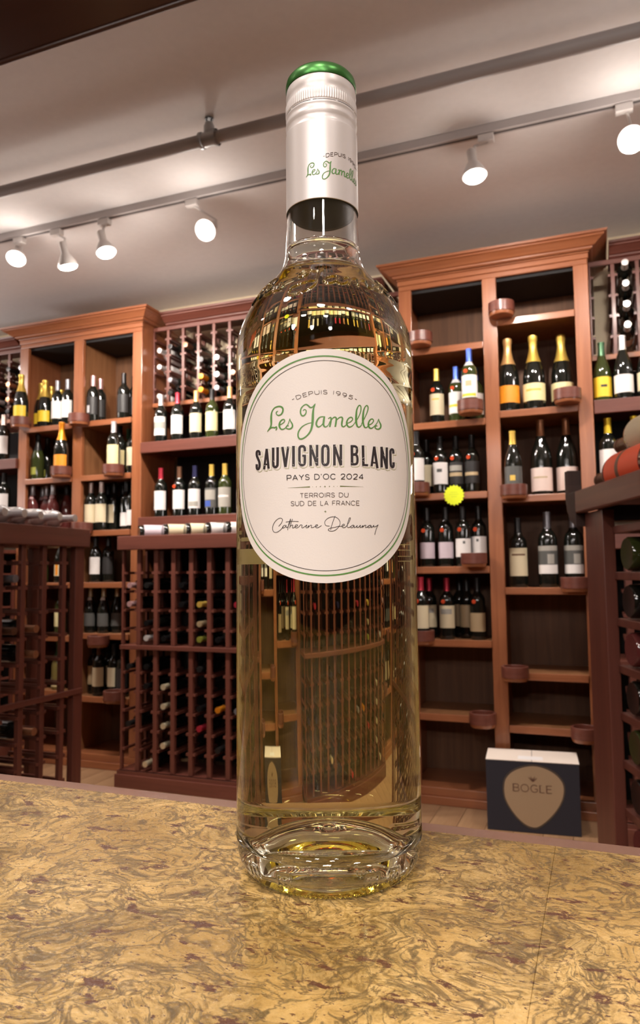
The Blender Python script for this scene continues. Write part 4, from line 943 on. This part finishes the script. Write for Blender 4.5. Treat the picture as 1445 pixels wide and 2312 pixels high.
# the wine: its wall is the glass-wine interface (relative index 1.34/1.5), its top meets air
win = np.vstack([lo_[::-1], [[ru, FILL]]]); win[0, 0] = 0
nsk = len(win)
win = np.vstack([win, [[ru-.0004, FILL-.0006]], [[ru-.0015, FILL-.0010]], [[.005, FILL-.0012]], [[0, FILL-.0012]]])
Vw, Fw = revolve(win, NI)
wo = npmesh('wine', Vw, Fw, winemat('wine_in_glass', 1.34/1.5), wb)
wo.data.materials.append(winemat('wine_surface', 1.34))
mi = np.zeros(len(Fw), np.int32); mi[(nsk-1)*NI:] = 1; wo.data.polygons.foreach_set('material_index', mi)
# screw cap
silver = mat('pearl_white_aluminium', (.64, .60, .60), .38, .3)
capm = mat('green_aluminium', (.055, .20, .045), .32, .7)
capP = [(.01585, .2776), (.0159, .2784), (.0159, .300), (.0159, .3108), (.01575, .3120), (.01555, .3132), (.01555, .3146), (.01575, .3156), (.0159, .3166), (.01575, .3176), (.0156, .3184), (.01565, .3192), (.0158, .3199), (.0158, .3206)]
NSc = 360
c1 = dens(capP, .0002); Vc, Fc = revolve(c1, NSc)
Vc2, Fc2 = revolve(np.array([(.01545, .3212), (.01575, .3209)][::-1]+[(.0158, .3216), (.0158, .3222), (.0158, .3240), (.0158, .3256), (.0156, .3264), (.01545, .3272), (.01545, .3284), (.0156, .3292), (.0157, .3302), (.0156, .3314), (.0154, .3330)]), NSc,
                 np.array([[0]*NSc]*3+[list(.00016*np.cos(np.arange(NSc)/NSc*2*PI*90))]*3+[[0]*NSc]*7))
cap = npmesh('screw_cap', Vc, Fc, silver, wb)
def inner_sleeve():
    P = np.array([(.01585, .2776), (.01570, .2776), (.01570, .3105)]); return revolve(P, NSc)
Vq, Fq = inner_sleeve(); npmesh('cap_lining', Vq, Fq, mat('dull_aluminium', (.30, .31, .33), .5, .2), cap)
top = npmesh('cap_thread_band', Vc2, Fc2, silver, cap)
# perforation bridges between band and skirt: dark slit with small bridges
mb = MB()
mb.lathe([(.01530, .3204), (.01530, .3214)], 90); mb.build('slit', mat('slit_dark', (.02, .02, .02), .6), cap)
mb = MB()
for i in range(9):
    a = 2*PI*(i+.62)/9; mb.lathe([(.0158, .3203), (.0158, .3212)], 2, a0=a-.03, a1=a+.03)
mb.build('bridges', silver, cap)
Vt, Ft = revolve(np.array([(.0156, .3330), (.0158, .3336), (.0158, .3356), (.0154, .3374), (.0143, .3388), (.0120, .3394), (.006, .3397), (0, .3398)]), 120)
npmesh('cap_top', Vt, Ft, capm, cap)['label'] = 'metallic green top of the screw cap'
RC_ = .01593; capx = None
# lettering on the sleeve
def pix_on(r, x, y):
    d = HD.transposed() @ (FW + ax*((x-CX)/F_PX) - ay*((y-CY)/F_PX)); a = d.x**2+d.y**2; b = -2*(d.x*BX+d.y*BY); c = BX*BX+BY*BY-r*r
    s = (-b-math.sqrt(max(b*b-4*a*c, 0)))/(2*a); P = CAM+d*s; return math.atan2(P.x-BX, -(P.y-BY)), P.z-ZB
LR = .03818
lab_th, lab_z = -.008, .1602
def cyl(r): return lambda s_, z, l: ((r+l)*math.sin(s_/r), -(r+l)*math.cos(s_/r), z)
# front label: a disc of paper wrapped on the glass
lm, lnt, lb_ = newmat('white_label_paper'); lb_.inputs['Base Color'].default_value = (.70, .665, .655, 1); lb_.inputs['Roughness'].default_value = .6
bump(lnt, noise(lnt, coords(lnt), 1500, 3), lb_, .15, .0002)
RL = .0446; f_ = cyl(LR); mb = MB(); rings = 12; n = 96
mb.v.append(f_(lab_th*LR, lab_z, 0))
shape = lambda a: (RL*1.0*math.cos(a), RL*math.sin(a)*(1.0 if math.sin(a) > 0 else 1.0))
for k in range(1, rings+1):
    for i in range(n):
        x, z = shape(2*PI*i/n); mb.v.append(f_(lab_th*LR+x*k/rings, lab_z+z*k/rings, 0))
mb.f += [(0, 1+i, 1+(i+1) % n) for i in range(n)]
for k in range(rings-1):
    for i in range(n): a = 1+k*n+i; b = 1+k*n+(i+1) % n; mb.f.append((a, a+n, b+n, b))
# paper thickness
o = len(mb.v); fi_ = cyl(LR)
for i in range(n): x, z = shape(2*PI*i/n); mb.v.append(fi_(lab_th*LR+x, lab_z+z, -.00014))
mb.f += [(1+(rings-1)*n+i, o+i, o+(i+1) % n, 1+(rings-1)*n+(i+1) % n) for i in range(n)]
label = mb.build('front_label', lm, wb, 0, True)
green_i = mat('green_ink', (.085, .235, .055), .45); black_i = mat('black_ink', (.022, .017, .020), .5); grey_i = mat('grey_ink', (.10, .075, .072), .5); lime_i = mat('pale_green_ink', (.42, .47, .25), .5)
def ringp(rad, w_, lift, m, name, sy=1.0):
    p = Print(f_); p.strip([(lab_th*LR+rad*math.cos(2*PI*i/160), lab_z+rad*sy*math.sin(2*PI*i/160), w_) for i in range(161)], lift); return p.build(name, m, label)
ringp(.04175, .00055, .00008, green_i, 'green_ring'); ringp(.0400, .00022, .00008, black_i, 'black_ring')
# the traced lettering: position each traced point on the glass
def traced(x0, y0, sc):
    def fn(X, Y, l):
        th_, z = pix_on(LR, x0+X/sc, y0+Y/sc); return ((LR+l)*math.sin(th_), -(LR+l)*math.cos(th_), z)
    return fn
p = Print(traced(590, 860, 4.983))
for st in BRAND: p.strip(cat(st, 6), .00010, 2.5)
p.build('brand_lettering', green_i, label)
p = Print(traced(600, 1130, 5.16))
for st in SIGN: p.strip(cat([(a, b, 6.0) for a, b in st], 6), .00010)
p.build('signature', black_i, label)
tf = traced(560, 990, 4.129)
lay = [(14, 11, 9, .00006, lime_i, 'shadow_outline'), (14, 11, 1.5, .00009, lm, 'shadow_fill'), (0, 0, 9, .00012, lm, 'letter_gap'), (0, 0, 0, .00015, black_i, 'variety_lettering')]
for dx, dy, ex, lift, mt_, nm in lay:
    p = Print(tf)
    for pts_, w_, smooth_ in W26:
        if smooth_: a = cat([(x+dx, y+dy, w_) for x, y in pts_], 5)
        else: a = np.array([[pts_[0][0]+dx+(pts_[1][0]-pts_[0][0])*k/6, pts_[0][1]+dy+(pts_[1][1]-pts_[0][1])*k/6, w_] for k in range(7)])
        p.strip(a, lift, ex)
    p.build(nm, mt_, label)
p = Print(tf)
for (x, y, dx, dy) in [(372, 92, 14, -10), (378, 80, 8, -14), (590, 96, 20, 4), (596, 88, 8, -8), (640, 185, 20, -14), (622, 222, 26, 6), (805, 72, 26, -6), (815, 66, 4, 12), (700, 225, 12, 16), (728, 110, 14, 8), (238, 205, 12, 18), (1062, 188, 22, -12), (1068, 205, 14, 10), (1000, 100, 18, -5), (962, 225, 10, 8), (470, 215, 22, 22), (150, 255, 16, -6), (1262, 150, 10, 16), (1345, 215, 16, 6), (868, 195, 10, 10), (420, 240, 8, 12), (512, 240, 12, -10)]:
    p.strip([(x, y, 1.5), (x+dx*.5, y+dy*.5, 3), (x+dx, y+dy, 1.5)], .00018)
p.build('worn_marks', lm, label)
# small wide capitals; rows given by photo-traced end points converted to the label surface
def smallcaps(text, xa, xb, ybase, ytop, m, wpx, name, arc_h=0, dash=False, dy=0):
    p = Print(traced(0, 0, 1.0)); h = ybase-ytop
    gl, tw = glyphs(text, h, .34)
    sx_ = (xb-xa)/tw
    for gx, gw, st in gl:
        xc = xa+(gx+gw/2)*sx_; tt = (xc-(xa+xb)/2)/((xb-xa)/2)
        yb = ybase+arc_h*tt*tt+dy*tt; sl = (2*arc_h*tt+dy)/((xb-xa)/2)
        for q in st:
            a = []
            for X, Y in q:
                lx = (X-gw/2)*sx_; a.append((xc+lx*math.cos(math.atan(sl))+Y*math.sin(math.atan(sl)), yb-Y*math.cos(math.atan(sl))+lx*math.sin(math.atan(sl)), wpx))
            p.strip(a, .00010)
    return p.build(name, m, label)
smallcaps('-DEPUIS 1995-', 661, 804, 889.5, 881, grey_i, 1.15, 'founding_lettering', 17)
smallcaps("PAYS D'OC 2024", 648.5, 820, 1082, 1070.5, black_i, 1.6, 'region_lettering', 1.5, dy=-1.2)
smallcaps('TERROIRS DU', 678, 786, 1122.5, 1113, grey_i, 1.25, 'origin_lettering', .5, dy=-.6)
smallcaps('SUD DE LA FRANCE', 657.5, 811, 1141, 1131, grey_i, 1.25, 'origin_lettering', .5, dy=-.6)
p = Print(traced(560, 990, 4.129))
p.strip([(370, 460, 1), (450, 457, 4), (520, 454, 7), (578, 451, 10)], .0001); p.strip([(857, 445, 10), (910, 446, 7), (980, 448, 4), (1075, 452, 1)], .0001)
for x, y, r_ in ((602, 451, 3.5), (637, 450, 5), (675, 449, 6.5), (717, 448, 9), (759, 447, 6.5), (799, 447, 5), (832, 446, 3.5)):
    p.poly([(x-r_*1.2, y), (x-r_*.3, y+r_*.3), (x, y+r_*1.2), (x+r_*.3, y+r_*.3), (x+r_*1.2, y), (x+r_*.3, y-r_*.3), (x, y-r_*1.2), (x-r_*.3, y-r_*.3)], .0001)
x, y, r_ = 734.5-0, 1155, 3.2
x, y, r_ = (734.5-560)*4.129, (1155-990)*4.129, 11
p.poly([(x-r_*1.2, y), (x-r_*.3, y+r_*.3), (x, y+r_*1.2), (x+r_*.3, y+r_*.3), (x+r_*1.2, y), (x+r_*.3, y-r_*.3), (x, y-r_*1.2), (x-r_*.3, y-r_*.3)], .0001)
p.build('ornament_rule', mat('olive_ink', (.14, .17, .06), .5), label)
# sleeve print: the same brand words, smaller, turned to the right
sleeve = []
p = Print(cyl(.01596)); sc2 = .0000205
for st in BRAND: p.strip([(float((a-70)*sc2-.0070), float(.2880-(b-500)*sc2), float((w_+5)*sc2*1.15)) for a, b, w_ in cat(st, 5)], .00004)
p.build('sleeve_brand', green_i, cap)
p = Print(cyl(.01596)); gl, tw = glyphs('-DEPUIS 1995-', .00155, .34)
for gx, gw, st in gl:
    for q in st:
        a = []
        for X, Y in q:
            xx = gx+X; tt = (xx-tw/2)/(tw/2); a.append((xx+.0005, .2960+Y-.0020*tt*tt, .00024))
        p.strip(a, .00004)
p.build('sleeve_lettering', grey_i, cap)
# back label, seen yellow through the wine
bk, bnt, bb_ = newmat('back_label_paper'); bb_.inputs['Base Color'].default_value = (.85, .82, .70, 1)
tl_ = bnt.nodes.new('ShaderNodeBsdfTranslucent'); tl_.inputs[0].default_value = (.85, .80, .62, 1); mx_ = bnt.nodes.new('ShaderNodeMixShader'); mx_.inputs[0].default_value = .6
bnt.links.new(bb_.outputs[0], mx_.inputs[1]); bnt.links.new(tl_.outputs[0], mx_.inputs[2]); bnt.links.new(mx_.outputs[0], bnt.nodes['Material Output'].inputs[0])
p = Print(cyl(LR)); c0 = PI*LR
def arcband(sa, sb, za, zb):
    nn = max(2, int((sb-sa)/.002)); o = len(p.mb.v)
    for i in range(nn+1):
        s_ = sa+(sb-sa)*i/nn; p.mb.v += [p.fn(s_, za, 0), p.fn(s_, zb, 0)]
    p.mb.f += [(o+2*i, o+2*i+2, o+2*i+3, o+2*i+1) for i in range(nn)]
arcband(c0+.006, c0+.040, .1235, .1305)
for r_ in range(4):
    s_ = c0+.012
    while s_ < c0+.036:
        w_ = random.uniform(.0012, .0028); arcband(s_, s_+w_, .134+r_*.0032, .1358+r_*.0032); s_ += w_+.0012
for zz in (.1315, .1290, .1262, .1240): arcband(c0-.040, c0-.018, zz, zz+.0004)
p.build('back_label', bk, wb)
